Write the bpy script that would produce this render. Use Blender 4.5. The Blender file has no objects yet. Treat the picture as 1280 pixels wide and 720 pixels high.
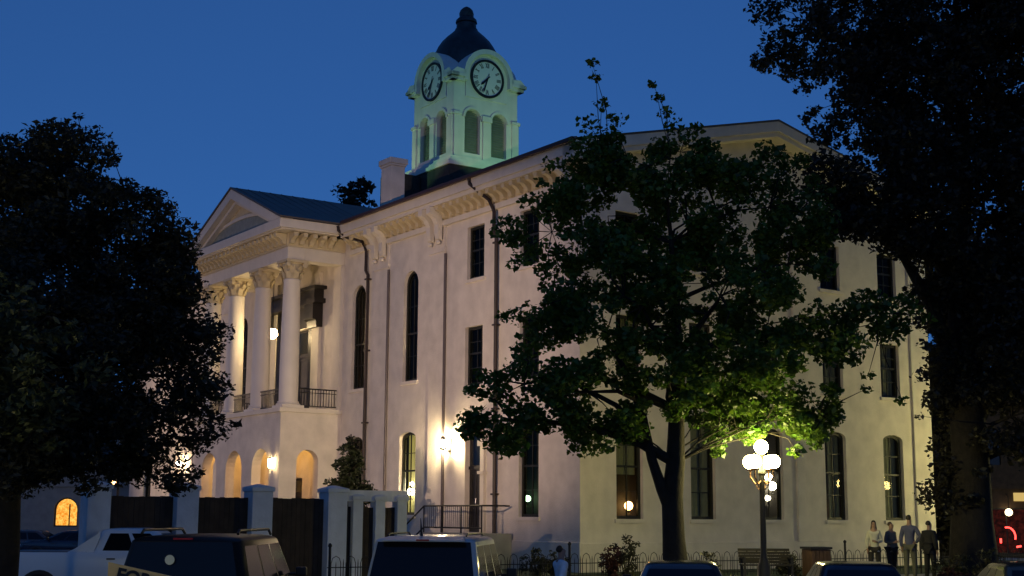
import bpy, bmesh, math, random
import numpy as np
from mathutils import Vector, Matrix
from mathutils.geometry import tessellate_polygon

random.seed(7)
rng = np.random.default_rng(11)
S = bpy.context.scene
COL = S.collection
PI = math.pi

# ------------------------------------------------------------------ helpers
def link(o, parent=None):
    COL.objects.link(o)
    if parent is not None:
        o.parent = parent
    return o

def tag(o, label=None, cat=None, group=None, kind=None):
    if label: o['label'] = label
    if cat: o['category'] = cat
    if group: o['group'] = group
    if kind: o['kind'] = kind
    return o

def empty(name, loc=(0, 0, 0), rz=0.0, label=None, cat=None, group=None):
    o = bpy.data.objects.new(name, None)
    o.empty_display_size = 0.3
    link(o)
    o.location = loc
    o.rotation_euler = (0, 0, rz)
    return tag(o, label, cat, group)

def copy_tree(o, parent=None):
    c = o.copy()
    link(c, parent)
    for ch in list(o.children):
        copy_tree(ch, c)
    return c

class MB:
    """collects faces, then links them as one mesh object"""
    def __init__(self):
        self.v = []; self.f = []; self.m = []; self.cur = 0
    def add(self, vs, fs):
        b = len(self.v)
        self.v.extend([tuple(p) for p in vs])
        for f in fs:
            self.f.append([b + i for i in f]); self.m.append(self.cur)
        return self
    def box(self, x0, x1, y0, y1, z0, z1):
        vs = [(x, y, z) for z in (z0, z1) for y in (y0, y1) for x in (x0, x1)]
        self.add(vs, [(0, 2, 3, 1), (4, 5, 7, 6), (0, 1, 5, 4), (2, 6, 7, 3), (0, 4, 6, 2), (1, 3, 7, 5)])
        return self
    def hexa(self, lo, hi):
        """lo, hi: 4 points each, counter-clockwise seen from above"""
        self.add(list(lo) + list(hi), [(3, 2, 1, 0), (4, 5, 6, 7), (0, 1, 5, 4), (1, 2, 6, 5), (2, 3, 7, 6), (3, 0, 4, 7)])
        return self
    def tube(self, pts, radii, n=8, cap=True):
        pts = [Vector(p) for p in pts]
        if not hasattr(radii, '__len__'): radii = [radii] * len(pts)
        rings = []
        up = Vector((0.13, 0.31, 0.94))
        for i, p in enumerate(pts):
            a = pts[max(i - 1, 0)]; b = pts[min(i + 1, len(pts) - 1)]
            d = (b - a)
            d = d.normalized() if d.length > 1e-9 else Vector((0, 0, 1))
            s = d.cross(up)
            if s.length < 0.05: s = d.cross(Vector((1, 0, 0)))
            s.normalize(); t = d.cross(s)
            rings.append([p + (s * math.cos(2 * PI * k / n) + t * math.sin(2 * PI * k / n)) * radii[i] for k in range(n)])
        vs = [q for r in rings for q in r]; fs = []
        for i in range(len(rings) - 1):
            for k in range(n):
                k2 = (k + 1) % n
                fs.append((i * n + k, i * n + k2, (i + 1) * n + k2, (i + 1) * n + k))
        if cap:
            fs.append(tuple(range(n - 1, -1, -1)))
            fs.append(tuple((len(rings) - 1) * n + k for k in range(n)))
        self.add(vs, fs); return self
    def lathe(self, prof, c=(0, 0, 0), n=20, axis='z', rot=0.0):
        vs = []; fs = []
        for r, h in prof:
            for k in range(n):
                a = 2 * PI * k / n + rot
                p = (r * math.cos(a), r * math.sin(a), h)
                if axis == 'y': p = (p[0], p[2], p[1])
                if axis == 'x': p = (p[2], p[0], p[1])
                vs.append((c[0] + p[0], c[1] + p[1], c[2] + p[2]))
        m = len(prof)
        for i in range(m - 1):
            for k in range(n):
                k2 = (k + 1) % n
                fs.append((i * n + k, i * n + k2, (i + 1) * n + k2, (i + 1) * n + k))
        fs.append(tuple(range(n - 1, -1, -1))); fs.append(tuple((m - 1) * n + k for k in range(n)))
        self.add(vs, fs); return self
    def prism(self, poly, fr, d0, d1):
        """poly: 2D outline; fr(u, v, d) -> point; extruded from d0 to d1"""
        n = len(poly)
        vs = [fr(u, v, d0) for u, v in poly] + [fr(u, v, d1) for u, v in poly]
        fs = [tuple(range(n)), tuple(range(2 * n - 1, n - 1, -1))]
        for i in range(n):
            j = (i + 1) % n
            fs.append((i, i + n, j + n, j))
        self.add(vs, fs); return self
    def ring(self, outer, inner, fr, d0, d1):
        """frame between two outlines with the same number of points"""
        n = len(outer)
        vs = [fr(u, v, d) for d in (d0, d1) for lp in (outer, inner) for u, v in lp]
        fs = []
        for i in range(n):
            j = (i + 1) % n
            fs += [(i, j, n + j, n + i), (2 * n + i, 3 * n + i, 3 * n + j, 2 * n + j),
                   (i, 2 * n + i, 2 * n + j, j), (n + i, n + j, 3 * n + j, 3 * n + i)]
        self.add(vs, fs); return self
    def sheet(self, outer, holes, fr, depth=0.3):
        """flat wall with openings and reveals going inwards"""
        loops = [outer] + holes
        tri = tessellate_polygon([[Vector((u, v, 0)) for u, v in lp] for lp in loops])
        pts = [p for lp in loops for p in lp]
        self.add([fr(u, v, 0) for u, v in pts], [tuple(t) for t in tri])
        for lp in holes:
            n = len(lp)
            self.add([fr(u, v, 0) for u, v in lp] + [fr(u, v, depth) for u, v in lp],
                     [(i, (i + 1) % n, n + (i + 1) % n, n + i) for i in range(n)])
        return self
    def build(self, name, mats, parent=None, smooth=False, fix=True, loc=None):
        me = bpy.data.meshes.new(name)
        me.from_pydata(self.v, [], self.f)
        if not isinstance(mats, (list, tuple)): mats = [mats]
        for m in mats: me.materials.append(m)
        me.polygons.foreach_set('material_index', self.m)
        if fix:
            bm = bmesh.new(); bm.from_mesh(me)
            bmesh.ops.recalc_face_normals(bm, faces=bm.faces)
            bm.to_mesh(me); bm.free()
        if smooth:
            me.shade_smooth()
            try: me.set_sharp_from_angle(angle=math.radians(38))
            except Exception: pass
        me.update()
        o = bpy.data.objects.new(name, me)
        link(o, parent)
        if loc is not None: o.location = loc
        return o

def bevel(o, w=0.01, seg=2):
    md = o.modifiers.new('edge', 'BEVEL'); md.width = w; md.segments = seg
    md.limit_method = 'ANGLE'; md.angle_limit = math.radians(40)
    return o

def rect(u0, u1, v0, v1): return [(u0, v0), (u1, v0), (u1, v1), (u0, v1)]
def arch(u0, u1, v0, v1, rise=None, n=14):
    w = (u1 - u0) / 2; rise = w if rise is None else rise
    c = (u0 + u1) / 2; vs = v1 - rise
    pts = [(u0, v0), (u1, v0)]
    for k in range(n + 1):
        a = PI * k / n
        pts.append((c + w * math.cos(a), vs + rise * math.sin(a)))
    return pts

# ------------------------------------------------------------------ materials
def mat(name, base, rough=0.6, metal=0.0, spec=0.4, noise=None, bump=None, emis=None, estr=0, coat=0.0, brick=False, streak=0.0):
    m = bpy.data.materials.new(name); m.use_nodes = True
    nt = m.node_tree; b = nt.nodes['Principled BSDF']
    b.inputs['Base Color'].default_value = (*base, 1)
    b.inputs['Roughness'].default_value = rough
    b.inputs['Metallic'].default_value = metal
    b.inputs['Specular IOR Level'].default_value = spec
    if coat: b.inputs['Coat Weight'].default_value = coat
    tc = nt.nodes.new('ShaderNodeTexCoord')
    if noise:
        sc, amt = noise
        n1 = nt.nodes.new('ShaderNodeTexNoise'); n1.inputs['Scale'].default_value = sc; n1.inputs['Detail'].default_value = 6
        nt.links.new(tc.outputs['Object'], n1.inputs['Vector'])
        r = nt.nodes.new('ShaderNodeMapRange'); r.inputs['From Min'].default_value = 0.3; r.inputs['From Max'].default_value = 0.7
        r.inputs['To Min'].default_value = 1 - amt; r.inputs['To Max'].default_value = 1 + amt
        nt.links.new(n1.outputs['Fac'], r.inputs['Value'])
        src = r.outputs['Result']
        if streak:
            mp = nt.nodes.new('ShaderNodeMapping'); mp.inputs['Scale'].default_value = (3.0, 3.0, 0.16)
            nt.links.new(tc.outputs['Object'], mp.inputs['Vector'])
            n2 = nt.nodes.new('ShaderNodeTexNoise'); n2.inputs['Scale'].default_value = 1.0; n2.inputs['Detail'].default_value = 5
            nt.links.new(mp.outputs['Vector'], n2.inputs['Vector'])
            r2 = nt.nodes.new('ShaderNodeMapRange'); r2.inputs['From Min'].default_value = 0.35; r2.inputs['From Max'].default_value = 0.7
            r2.inputs['To Min'].default_value = 1.0; r2.inputs['To Max'].default_value = 1 - streak
            nt.links.new(n2.outputs['Fac'], r2.inputs['Value'])
            mm = nt.nodes.new('ShaderNodeMath'); mm.operation = 'MULTIPLY'
            nt.links.new(src, mm.inputs[0]); nt.links.new(r2.outputs['Result'], mm.inputs[1]); src = mm.outputs[0]
        vm = nt.nodes.new('ShaderNodeVectorMath'); vm.operation = 'SCALE'
        vm.inputs[0].default_value = base
        nt.links.new(src, vm.inputs['Scale'])
        nt.links.new(vm.outputs['Vector'], b.inputs['Base Color'])
    if bump:
        sc, st = bump
        n3 = nt.nodes.new('ShaderNodeTexNoise'); n3.inputs['Scale'].default_value = sc; n3.inputs['Detail'].default_value = 4
        nt.links.new(tc.outputs['Object'], n3.inputs['Vector'])
        bp = nt.nodes.new('ShaderNodeBump'); bp.inputs['Strength'].default_value = st; bp.inputs['Distance'].default_value = 0.02
        nt.links.new(n3.outputs['Fac'], bp.inputs['Height'])
        nt.links.new(bp.outputs['Normal'], b.inputs['Normal'])
    if emis:
        b.inputs['Emission Color'].default_value = (*emis, 1); b.inputs['Emission Strength'].default_value = estr
    return m

def glass_mat(name, tint=(0.5, 0.55, 0.55), refl=1.0):
    m = bpy.data.materials.new(name); m.use_nodes = True
    nt = m.node_tree; nt.nodes.clear()
    out = nt.nodes.new('ShaderNodeOutputMaterial'); mx = nt.nodes.new('ShaderNodeMixShader')
    tr = nt.nodes.new('ShaderNodeBsdfTransparent'); tr.inputs['Color'].default_value = (*tint, 1)
    gl = nt.nodes.new('ShaderNodeBsdfGlossy'); gl.inputs['Roughness'].default_value = 0.03
    gl.inputs['Color'].default_value = (refl, refl * .9, refl * .8, 1)
    lw = nt.nodes.new('ShaderNodeLayerWeight'); lw.inputs['Blend'].default_value = .5
    pw = nt.nodes.new('ShaderNodeMath'); pw.operation = 'POWER'; pw.inputs[1].default_value = 4.5
    fr = nt.nodes.new('ShaderNodeMapRange'); fr.inputs['To Min'].default_value = .045; fr.inputs['To Max'].default_value = .95
    nt.links.new(lw.outputs['Facing'], pw.inputs[0]); nt.links.new(pw.outputs[0], fr.inputs['Value'])
    nt.links.new(fr.outputs[0], mx.inputs[0]); nt.links.new(tr.outputs[0], mx.inputs[1]); nt.links.new(gl.outputs[0], mx.inputs[2])
    nt.links.new(mx.outputs[0], out.inputs[0])
    return m

def leaf_mat(name, c, var=0.35, trans=0.35):
    m = bpy.data.materials.new(name); m.use_nodes = True
    nt = m.node_tree; nt.nodes.clear()
    out = nt.nodes.new('ShaderNodeOutputMaterial')
    g = nt.nodes.new('ShaderNodeNewGeometry')
    r = nt.nodes.new('ShaderNodeMapRange'); r.inputs['To Min'].default_value = 1 - var; r.inputs['To Max'].default_value = 1 + var
    nt.links.new(g.outputs['Random Per Island'], r.inputs['Value'])
    hs = nt.nodes.new('ShaderNodeHueSaturation'); hs.inputs['Color'].default_value = (*c, 1)
    nt.links.new(r.outputs['Result'], hs.inputs['Value'])
    r3 = nt.nodes.new('ShaderNodeMapRange'); r3.inputs['To Min'].default_value = 0.475; r3.inputs['To Max'].default_value = 0.515
    mul = nt.nodes.new('ShaderNodeMath'); mul.operation = 'FRACT'
    m2 = nt.nodes.new('ShaderNodeMath'); m2.operation = 'MULTIPLY'; m2.inputs[1].default_value = 17.3
    nt.links.new(g.outputs['Random Per Island'], m2.inputs[0]); nt.links.new(m2.outputs[0], mul.inputs[0])
    nt.links.new(mul.outputs[0], r3.inputs['Value']); nt.links.new(r3.outputs['Result'], hs.inputs['Hue'])
    d = nt.nodes.new('ShaderNodeBsdfDiffuse'); t = nt.nodes.new('ShaderNodeBsdfTranslucent'); mx = nt.nodes.new('ShaderNodeMixShader')
    mx.inputs[0].default_value = trans
    nt.links.new(hs.outputs[0], d.inputs[0]); nt.links.new(hs.outputs[0], t.inputs[0])
    nt.links.new(d.outputs[0], mx.inputs[1]); nt.links.new(t.outputs[0], mx.inputs[2])
    gl = nt.nodes.new('ShaderNodeBsdfGlossy'); gl.inputs['Roughness'].default_value = 0.45; gl.inputs['Color'].default_value = (.6, .6, .6, 1)
    mg = nt.nodes.new('ShaderNodeMixShader'); mg.inputs[0].default_value = 0.04
    nt.links.new(mx.outputs[0], mg.inputs[1]); nt.links.new(gl.outputs[0], mg.inputs[2])
    nt.links.new(mg.outputs[0], out.inputs[0])
    return m

def emit(name, c, s):
    m = bpy.data.materials.new(name); m.use_nodes = True
    nt = m.node_tree; nt.nodes.clear()
    out = nt.nodes.new('ShaderNodeOutputMaterial'); e = nt.nodes.new('ShaderNodeEmission')
    e.inputs[0].default_value = (*c, 1); e.inputs[1].default_value = s
    nt.links.new(e.outputs[0], out.inputs[0])
    return m

M = {}
M['stucco'] = mat('painted_brick', (0.72, 0.66, 0.57), 0.85, noise=(1.6, 0.11), bump=(18, 0.5), streak=0.03)
M['trim'] = mat('painted_trim', (0.74, 0.68, 0.57), 0.7, noise=(2.0, 0.05), bump=(30, 0.1), streak=0.06)
M['column'] = mat('painted_column', (0.76, 0.71, 0.63), 0.65, noise=(1.4, 0.05), streak=0.08)
M['ochre'] = mat('ochre_trim', (0.62, 0.53, 0.34), 0.7, noise=(3.0, 0.08))
M['roof'] = mat('standing_seam_roof', (0.10, 0.085, 0.07), 0.55, 0.0, noise=(1.5, 0.2))
M['gutter'] = mat('gutter_maroon', (0.05, 0.025, 0.02), 0.5)
M['slate'] = mat('dark_slate', (0.035, 0.033, 0.03), 0.75, noise=(4, 0.3))
M['tower'] = mat('tower_paint', (0.72, 0.73, 0.68), 0.7, noise=(1.6, 0.06), streak=0.08)
M['copper'] = mat('dark_dome_metal', (0.03, 0.045, 0.05), 0.45, 0.3, noise=(3, 0.3))
M['dial'] = mat('dial_white', (0.72, 0.74, 0.72), 0.5)
M['black'] = mat('black_paint', (0.012, 0.012, 0.012), 0.45)
M['iron'] = mat('wrought_iron', (0.015, 0.014, 0.014), 0.5, 0.2)
M['pipe'] = mat('brown_downspout', (0.03, 0.02, 0.017), 0.5)
M['frame'] = mat('dark_sash', (0.018, 0.019, 0.014), 0.5, noise=(5, 0.2))
M['door'] = mat('dark_door', (0.014, 0.012, 0.010), 0.4, noise=(6, 0.25))
M['louvre'] = mat('louvre_green', (0.24, 0.27, 0.24), 0.6, noise=(4, 0.15))
M['curtain'] = mat('curtain_cloth', (0.34, 0.34, 0.29), 0.9, noise=(6, 0.1))
M['curtain2'] = mat('glowing_yellow_blind', (0.62, 0.58, 0.28), 0.9, emis=(.62, .52, .16), estr=.42)  # weak emission stands in for room light on the blind
M['glass'] = glass_mat('window_glass', (0.74, 0.76, 0.68), .25)
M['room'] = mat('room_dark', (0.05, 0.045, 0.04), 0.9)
M['carglass'] = mat('tinted_car_glass', (0.006, 0.008, 0.012), 0.09, spec=0.3)
M['asphalt'] = mat('asphalt', (0.045, 0.045, 0.047), 0.85, noise=(3, 0.25), bump=(60, 0.4))
M['concrete'] = mat('concrete', (0.30, 0.29, 0.27), 0.85, noise=(2, 0.15), bump=(40, 0.3))
M['grass'] = mat('lawn', (0.035, 0.06, 0.02), 0.95, noise=(5, 0.35), bump=(30, 0.8))
M['earth'] = mat('ground_far', (0.05, 0.05, 0.04), 0.95, noise=(0.5, 0.2))
M['paint_line'] = mat('road_paint', (0.7, 0.7, 0.66), 0.7, noise=(6, 0.12))
M['bark'] = mat('bark', (0.02, 0.016, 0.012), 0.95, noise=(5, 0.3), bump=(14, 1.0))
M['pillar'] = mat('whitewashed_pillar', (0.66, 0.68, 0.70), 0.85, noise=(3, 0.08), bump=(16, 0.4), streak=0.12)
M['wood'] = mat('dark_fence_board', (0.05, 0.032, 0.02), 0.8, noise=(3, 0.4), streak=0.4)
M['tyre'] = mat('tyre_rubber', (0.012, 0.012, 0.012), 0.9)
M['rim'] = mat('alloy_rim', (0.35, 0.35, 0.36), 0.3, 0.9)
M['plastic'] = mat('black_plastic', (0.015, 0.015, 0.016), 0.5)
M['chrome'] = mat('chrome', (0.6, 0.6, 0.6), 0.12, 1.0)
M['redlens'] = mat('red_lens', (0.25, 0.01, 0.01), 0.15)
M['whitelens'] = mat('clear_lens', (0.5, 0.5, 0.5), 0.08, 0.2)
M['brickdark'] = mat('dark_brick', (0.10, 0.065, 0.035), 0.9, noise=(4, 0.25), bump=(20, 0.5))
M['brickpale'] = mat('pale_render', (0.30, 0.30, 0.28), 0.9, noise=(2, 0.12))
M['bench'] = mat('bench_wood', (0.008, 0.006, 0.005), 0.7, noise=(4, 0.3))
M['binwood'] = mat('bin_wood', (0.05, 0.027, 0.02), 0.75, noise=(5, 0.3))
M['leaf_maple'] = leaf_mat('maple_leaf', (0.055, 0.112, 0.013))
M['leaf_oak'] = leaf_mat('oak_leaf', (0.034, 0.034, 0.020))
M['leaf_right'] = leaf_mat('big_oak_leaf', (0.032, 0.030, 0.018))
M['leaf_pale'] = leaf_mat('pale_oak_leaf', (0.045, 0.06, 0.032))
M['leaf_holly'] = leaf_mat('holly_leaf', (0.024, 0.034, 0.014), trans=0.15)
M['leaf_shrub'] = leaf_mat('shrub_leaf', (0.05, 0.05, 0.025))
M['globe'] = emit('lamp_globe_glow', (0.90, 0.77, 0.27), 134)
M['globe_small'] = emit('portico_globe_glow', (1.0, 0.72, 0.36), 105)
M['sconce'] = emit('sconce_glow', (1.0, 0.76, 0.42), 820)
M['warm'] = emit('warm_lamp_glow', (1.0, 0.68, 0.28), 22)
M['greenglobe'] = emit('green_globe_glow', (0.55, 1.0, 0.55), 9)
M['orangeglow'] = emit('orange_glow', (1.0, 0.55, 0.2), 16)
M['coldlamp'] = emit('cold_lamp_glow', (0.75, 0.85, 1.0), 14)
M['floodlens'] = emit('flood_lens', (1.0, 0.8, 0.65), 2)

# ------------------------------------------------------------------ camera
HEYE = 2.25
f_px = 1720.0; pitch = math.atan(286 / f_px); roll = math.atan(0.006)
cam = bpy.data.cameras.new('camera'); co = bpy.data.objects.new('camera', cam); link(co)
cam.sensor_width = 36; cam.lens = f_px / 1280 * 36; cam.clip_end = 3000; cam.clip_start = 0.3
F = Vector((0, math.cos(pitch), math.sin(pitch))); R = Vector((1, 0, 0)); U = R.cross(F)
R2 = R * math.cos(roll) + U * math.sin(roll); U2 = U * math.cos(roll) - R * math.sin(roll)
mw = Matrix((R2, U2, -F)).transposed().to_4x4(); mw.translation = (0, 0, HEYE)
co.matrix_world = mw
S.camera = co

# ------------------------------------------------------------------ world + sun
w = bpy.data.worlds.new('World'); S.world = w; w.use_nodes = True
nt = w.node_tree; bg = nt.nodes['Background']
sky = nt.nodes.new('ShaderNodeTexSky'); sky.sky_type = 'NISHITA'; sky.sun_disc = False
SUN_EL, SUN_ROT = math.radians(4.5), math.radians(180)
sky.sun_elevation = SUN_EL; sky.sun_rotation = SUN_ROT
sky.air_density = 1.0; sky.dust_density = 0.0; sky.ozone_density = 5.5
wtc = nt.nodes.new('ShaderNodeTexCoord'); wmp = nt.nodes.new('ShaderNodeMapping'); wmp.inputs['Location'].default_value = (0, 0, .22); wmp.inputs['Scale'].default_value = (1, 1, .7)
wnm = nt.nodes.new('ShaderNodeVectorMath'); wnm.operation = 'NORMALIZE'
nt.links.new(wtc.outputs['Generated'], wmp.inputs['Vector']); nt.links.new(wmp.outputs[0], wnm.inputs[0]); nt.links.new(wnm.outputs[0], sky.inputs['Vector'])
wml = nt.nodes.new('ShaderNodeVectorMath'); wml.operation = 'MULTIPLY'; wml.inputs[1].default_value = (1.35, .90, 1.0)
nt.links.new(sky.outputs[0], wml.inputs[0]); nt.links.new(wml.outputs[0], bg.inputs[0]); bg.inputs[1].default_value = 0.142
sl = bpy.data.lights.new('sun', 'SUN'); so = bpy.data.objects.new('sun', sl); link(so)
sl.energy = 0.01; sl.angle = math.radians(20); sl.color = (1.0, 0.85, 0.75)
so.rotation_euler = (math.radians(85.5), 0, 0)

S.view_settings.view_transform = 'Standard'; S.view_settings.look = 'None'
S.view_settings.exposure = 0; S.view_settings.gamma = 1
S.render.engine = 'CYCLES'
S.cycles.max_bounces = 6; S.cycles.diffuse_bounces = 3; S.cycles.transparent_max_bounces = 12
S.cycles.use_denoising = True
S.cycles.sample_clamp_indirect = 3.0
S.cycles.caustics_reflective = False; S.cycles.caustics_refractive = False

# ------------------------------------------------------------------ site frame
ANG = math.atan2(1200, math.hypot(f_px, 286)) * 1.0
ANG = math.radians(34.537)
CV = Vector((math.cos(ANG), math.sin(ANG), 0))     # along the gable front
CU = Vector((-math.sin(ANG), math.cos(ANG), 0))    # along the portico front
C0 = Vector((2.24, 45.0, 0))
def site(a, b, z=0.0): return C0 + CV * a + CU * b + Vector((0, 0, z))
def to_site(x, y):
    d = Vector((x, y, 0)) - C0
    return d.dot(CV), d.dot(CU)

# ground ----------------------------------------------------------
g = MB(); g.add([(-900, -300, -0.03), (900, -300, -0.03), (900, 1500, -0.03), (-900, 1500, -0.03)], [(0, 1, 2, 3)])
tag(g.build('ground', M['earth']), kind='structure')
g = MB()
g.add([site(a, b, 0) for a, b in ((-70, -45), (75, -45), (75, 85), (-70, 85))], [(0, 1, 2, 3)])
tag(g.build('road', M['asphalt']), kind='structure')
# courthouse block: kerb, verge, pavement, lawn
def ringed(name, A, B, zA, zB, m):
    g = MB()
    a0, b0, a1, b1 = A; c0, d0, c1, d1 = B
    o = [(a0, b0), (a1, b0), (a1, b1), (a0, b1)]; i = [(c0, d0), (c1, d0), (c1, d1), (c0, d1)]
    g.add([site(p[0], p[1], zA) for p in o] + [site(p[0], p[1], zB) for p in i],
          [(k, (k + 1) % 4, 4 + (k + 1) % 4, 4 + k) for k in range(4)])
    return tag(g.build(name, m), kind='structure')
BLK = (-12.0, -10.4, 30.0, 55.0)
def inset(b, d): return (b[0] + d, b[1] + d, b[2] - d, b[3] - d)
g = MB()
o = BLK; i = inset(BLK, 0.16)
for za, zb, p, q in ((-0.02, 0.14, o, o), (0.14, 0.14, o, i)):
    oo = [(p[0], p[1]), (p[2], p[1]), (p[2], p[3]), (p[0], p[3])]; ii = [(q[0], q[1]), (q[2], q[1]), (q[2], q[3]), (q[0], q[3])]
    g.add([site(*t, za) for t in oo] + [site(*t, zb) for t in ii], [(k, (k + 1) % 4, 4 + (k + 1) % 4, 4 + k) for k in range(4)])
tag(g.build('kerb', M['concrete']), kind='structure')
ringed('verge', inset(BLK, 0.16), inset(BLK, 1.1), 0.14, 0.5, M['grass'])
ringed('pavement', inset(BLK, 1.1), inset(BLK, 4.6), 0.5, 0.5, M['concrete'])
g = MB(); b = inset(BLK, 4.6)
g.add([site(b[0], b[1], .5), site(b[2], b[1], .5), site(b[2], b[3], .5), site(b[0], b[3], .5)], [(0, 1, 2, 3)])
tag(g.build('lawn', M['grass']), kind='structure')
g = MB()
for k in range(14):   # parking bay lines
    p = Vector((-9 + k * 3.1, 24.2 + 0.55 * k * 0.0, 0.004)); d = Vector((0.09, 1, 0)).normalized(); s = Vector((d.y, -d.x, 0)) * 0.05
    g.add([p - s, p + s, p + s + d * 4.8, p - s + d * 4.8], [(0, 1, 2, 3)])
tag(g.build('parking_markings', M['paint_line']), kind='structure')

# ------------------------------------------------------------------ courthouse
CH = empty('courthouse', tuple(C0), ANG, 'large pale painted brick courthouse with columned portico and green lit clock tower', 'courthouse')
def FL(u, v, d): return (d, u, v)            # portico side (plane x = 0)
def FR(u, v, d): return (u, d, v)            # gable side (plane y = 0)
WID, LEN, YC = 17.57, 42.8, 21.4
def mir(y): return 2 * YC - y
ZE = 14.6; SL = 0.237
def zroof(x): return ZE + SL * (min(x, WID - x) + 0.7)

left_wins = []   # (y0,y1,z0,z1,kind)
for s in (0, 1):
    def put(y0, y1, z0, z1, k):
        if s: y0, y1 = mir(y1), mir(y0)
        left_wins.append((y0, y1, z0, z1, k))
    put(5.76, 6.92, 10.96, 12.96, 'rect'); put(5.82, 7.0, 7.0, 9.18, 'rect'); put(2.3, 3.46, 7.0, 9.18, 'rect'); put(2.3, 3.46, 10.96, 12.96, 'rect')
    put(2.3, 3.48, 2.25, 5.5, 'seg'); put(10.47, 11.6, 7.5, 11.92, 'arch'); put(14.78, 15.95, 7.5, 11.92, 'arch')
    put(10.48, 11.74, 2.3, 5.5, 'seg'); put(14.8, 15.9, 2.3, 5.5, 'seg')
right_wins = []
for cx in (2.08, 5.36, 8.68, 12.03, 15.27):
    right_wins += [(cx - .57, cx + .57, 2.2, 5.47, 'seg'), (cx - .55, cx + .55, 6.92, 9.02, 'rect'), (cx - .54, cx + .54, 10.86, 12.6, 'rect')]
def outline(t, g=0.0):
    u0, u1, v0, v1, k = t
    if k == 'rect': return rect(u0 + g, u1 - g, v0 + g, v1 - g)
    if k == 'seg': return arch(u0 + g, u1 - g, v0 + g, v1 - g, 0.22 if g == 0 else 0.20, 8)
    return arch(u0 + g, u1 - g, v0 + g, v1 - g)

wall = MB()
door_l = (5.76, 6.92, 1.7, 5.5, 'rect'); door_up = (19.95, 22.85, 6.75, 10.6, 'rect'); door_dn = (20.3, 22.5, .55, 3.9, 'rect')
holes_l = [outline(t) for t in left_wins] + [outline(door_l), outline(door_up), outline(door_dn)]
wall.sheet(rect(0, LEN, 0.4, ZE), holes_l, FL, 0.32)
gable = [(0, 0.4), (WID, 0.4), (WID, ZE), (WID / 2, zroof(WID / 2) - .15), (0, ZE)]
wall.sheet(gable, [outline(t) for t in right_wins], FR, 0.32)
wall.add([FR(u, v, LEN) for u, v in gable], [(0, 1, 2, 3, 4)])
wall.add([(WID, 0, .4), (WID, LEN, .4), (WID, LEN, ZE), (WID, 0, ZE)], [(0, 1, 2, 3)])
wall.build('wall', M['stucco'], CH, fix=False)
# inner dark lining so that rooms are rooms
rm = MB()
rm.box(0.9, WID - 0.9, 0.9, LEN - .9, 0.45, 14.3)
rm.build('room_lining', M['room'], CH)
# plinth
for bx_ in ((-0.09, 0.0, -0.09, 16.75, 0.4, 1.45), (-0.09, 0, 26.05, LEN + .09, 0.4, 1.45), (0.0, WID + .09, -0.09, 0.0, 0.4, 1.43)):
    pl = MB(); pl.box(*bx_)
    bevel(pl.build('plinth', M['stucco'], CH), 0.02)
# pilasters
for y0, y1 in ((8.42, 9.5), (12.82, 13.95), (mir(9.5), mir(8.42)), (mir(13.95), mir(12.82))):
    p = MB(); p.box(-0.06, -0.002, y0, y1, 1.452, 13.3); p.box(-0.11, -0.001, y0 - .05, y1 + .05, 12.3, 12.45)
    p.build('pilaster', M['stucco'], CH)
for x0, x1 in ((9.9, 10.3), (16.45, 17.5)):
    p = MB(); p.box(x0, x1, -0.1, -0.002, 1.432, 13.3); p.build('pilaster', M['stucco'], CH)

def window(t, fr, curtain=None, parent=CH):
    u0, u1, v0, v1, k = t
    f = MB()
    f.ring(outline(t, -0.0), outline(t, 0.10), fr, 0.14, 0.24)
    vm = (v0 + v1) / 2 + (0.1 if k != 'arch' else -0.3); c = (u0 + u1) / 2
    def bar(a0, a1, b0, b1, d0=0.16, d1=0.21):
        f.prism(rect(a0, a1, b0, b1), fr, d0, d1)
    bar(u0 + .1, u1 - .1, vm - .035, vm + .035)
    tops = v1 - (0.35 if k == 'arch' else 0.13)
    bar(c - .018, c + .018, v0 + .1, vm - .036, .165, .2)
    bar(c - .018, c + .018, vm + .036, tops + .02, .165, .2)
    q = (v0 + .1 + vm) / 2; bar(u0 + .1, c - .019, q - .015, q + .015, .167, .198); bar(c + .019, u1 - .1, q - .015, q + .015, .167, .198)
    q = (vm + tops) / 2; bar(u0 + .1, c - .019, q - .015, q + .015, .167, .198); bar(c + .019, u1 - .1, q - .015, q + .015, .167, .198)
    wo = f.build('window', M['frame'], parent)
    p = MB(); p.add([fr(u, v, 0.185) for u, v in outline(t, 0.095)], [tuple(range(len(outline(t))))])
    p.build('pane', M['glass'], wo)
    s = MB(); s.prism(rect(u0 - .09, u1 + .09, v0 - .13, v0 - .004), fr, -0.07, 0.2)
    s.build('sill', M['stucco'], wo)
    if curtain:
        cm = MB(); m_, (s0, s1), (lo, hi) = curtain
        n = 18; a0 = u0 + (u1 - u0) * s0; a1 = u0 + (u1 - u0) * s1
        vs = []; fs = []
        for i2 in range(n + 1):
            uu = a0 + (a1 - a0) * i2 / n; dd = (0.62 if m_ is M['curtain2'] else .38) + 0.035 * math.sin(i2 * 1.9)
            vs += [fr(uu, v0 + (v1 - v0) * lo, dd), fr(uu, v0 + (v1 - v0) * hi, dd)]
        for i2 in range(n): fs.append((2 * i2, 2 * i2 + 2, 2 * i2 + 3, 2 * i2 + 1))
        cm.add(vs, fs); cm.build('curtain', m_, wo, smooth=True)
    return wo
for t in left_wins:
    cur = None
    if abs(t[0] - 10.48) < .01 and t[2] < 3: cur = (M['curtain2'], (0.02, 1.25), (0.0, 1.0))
    window(t, FL, cur)
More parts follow.
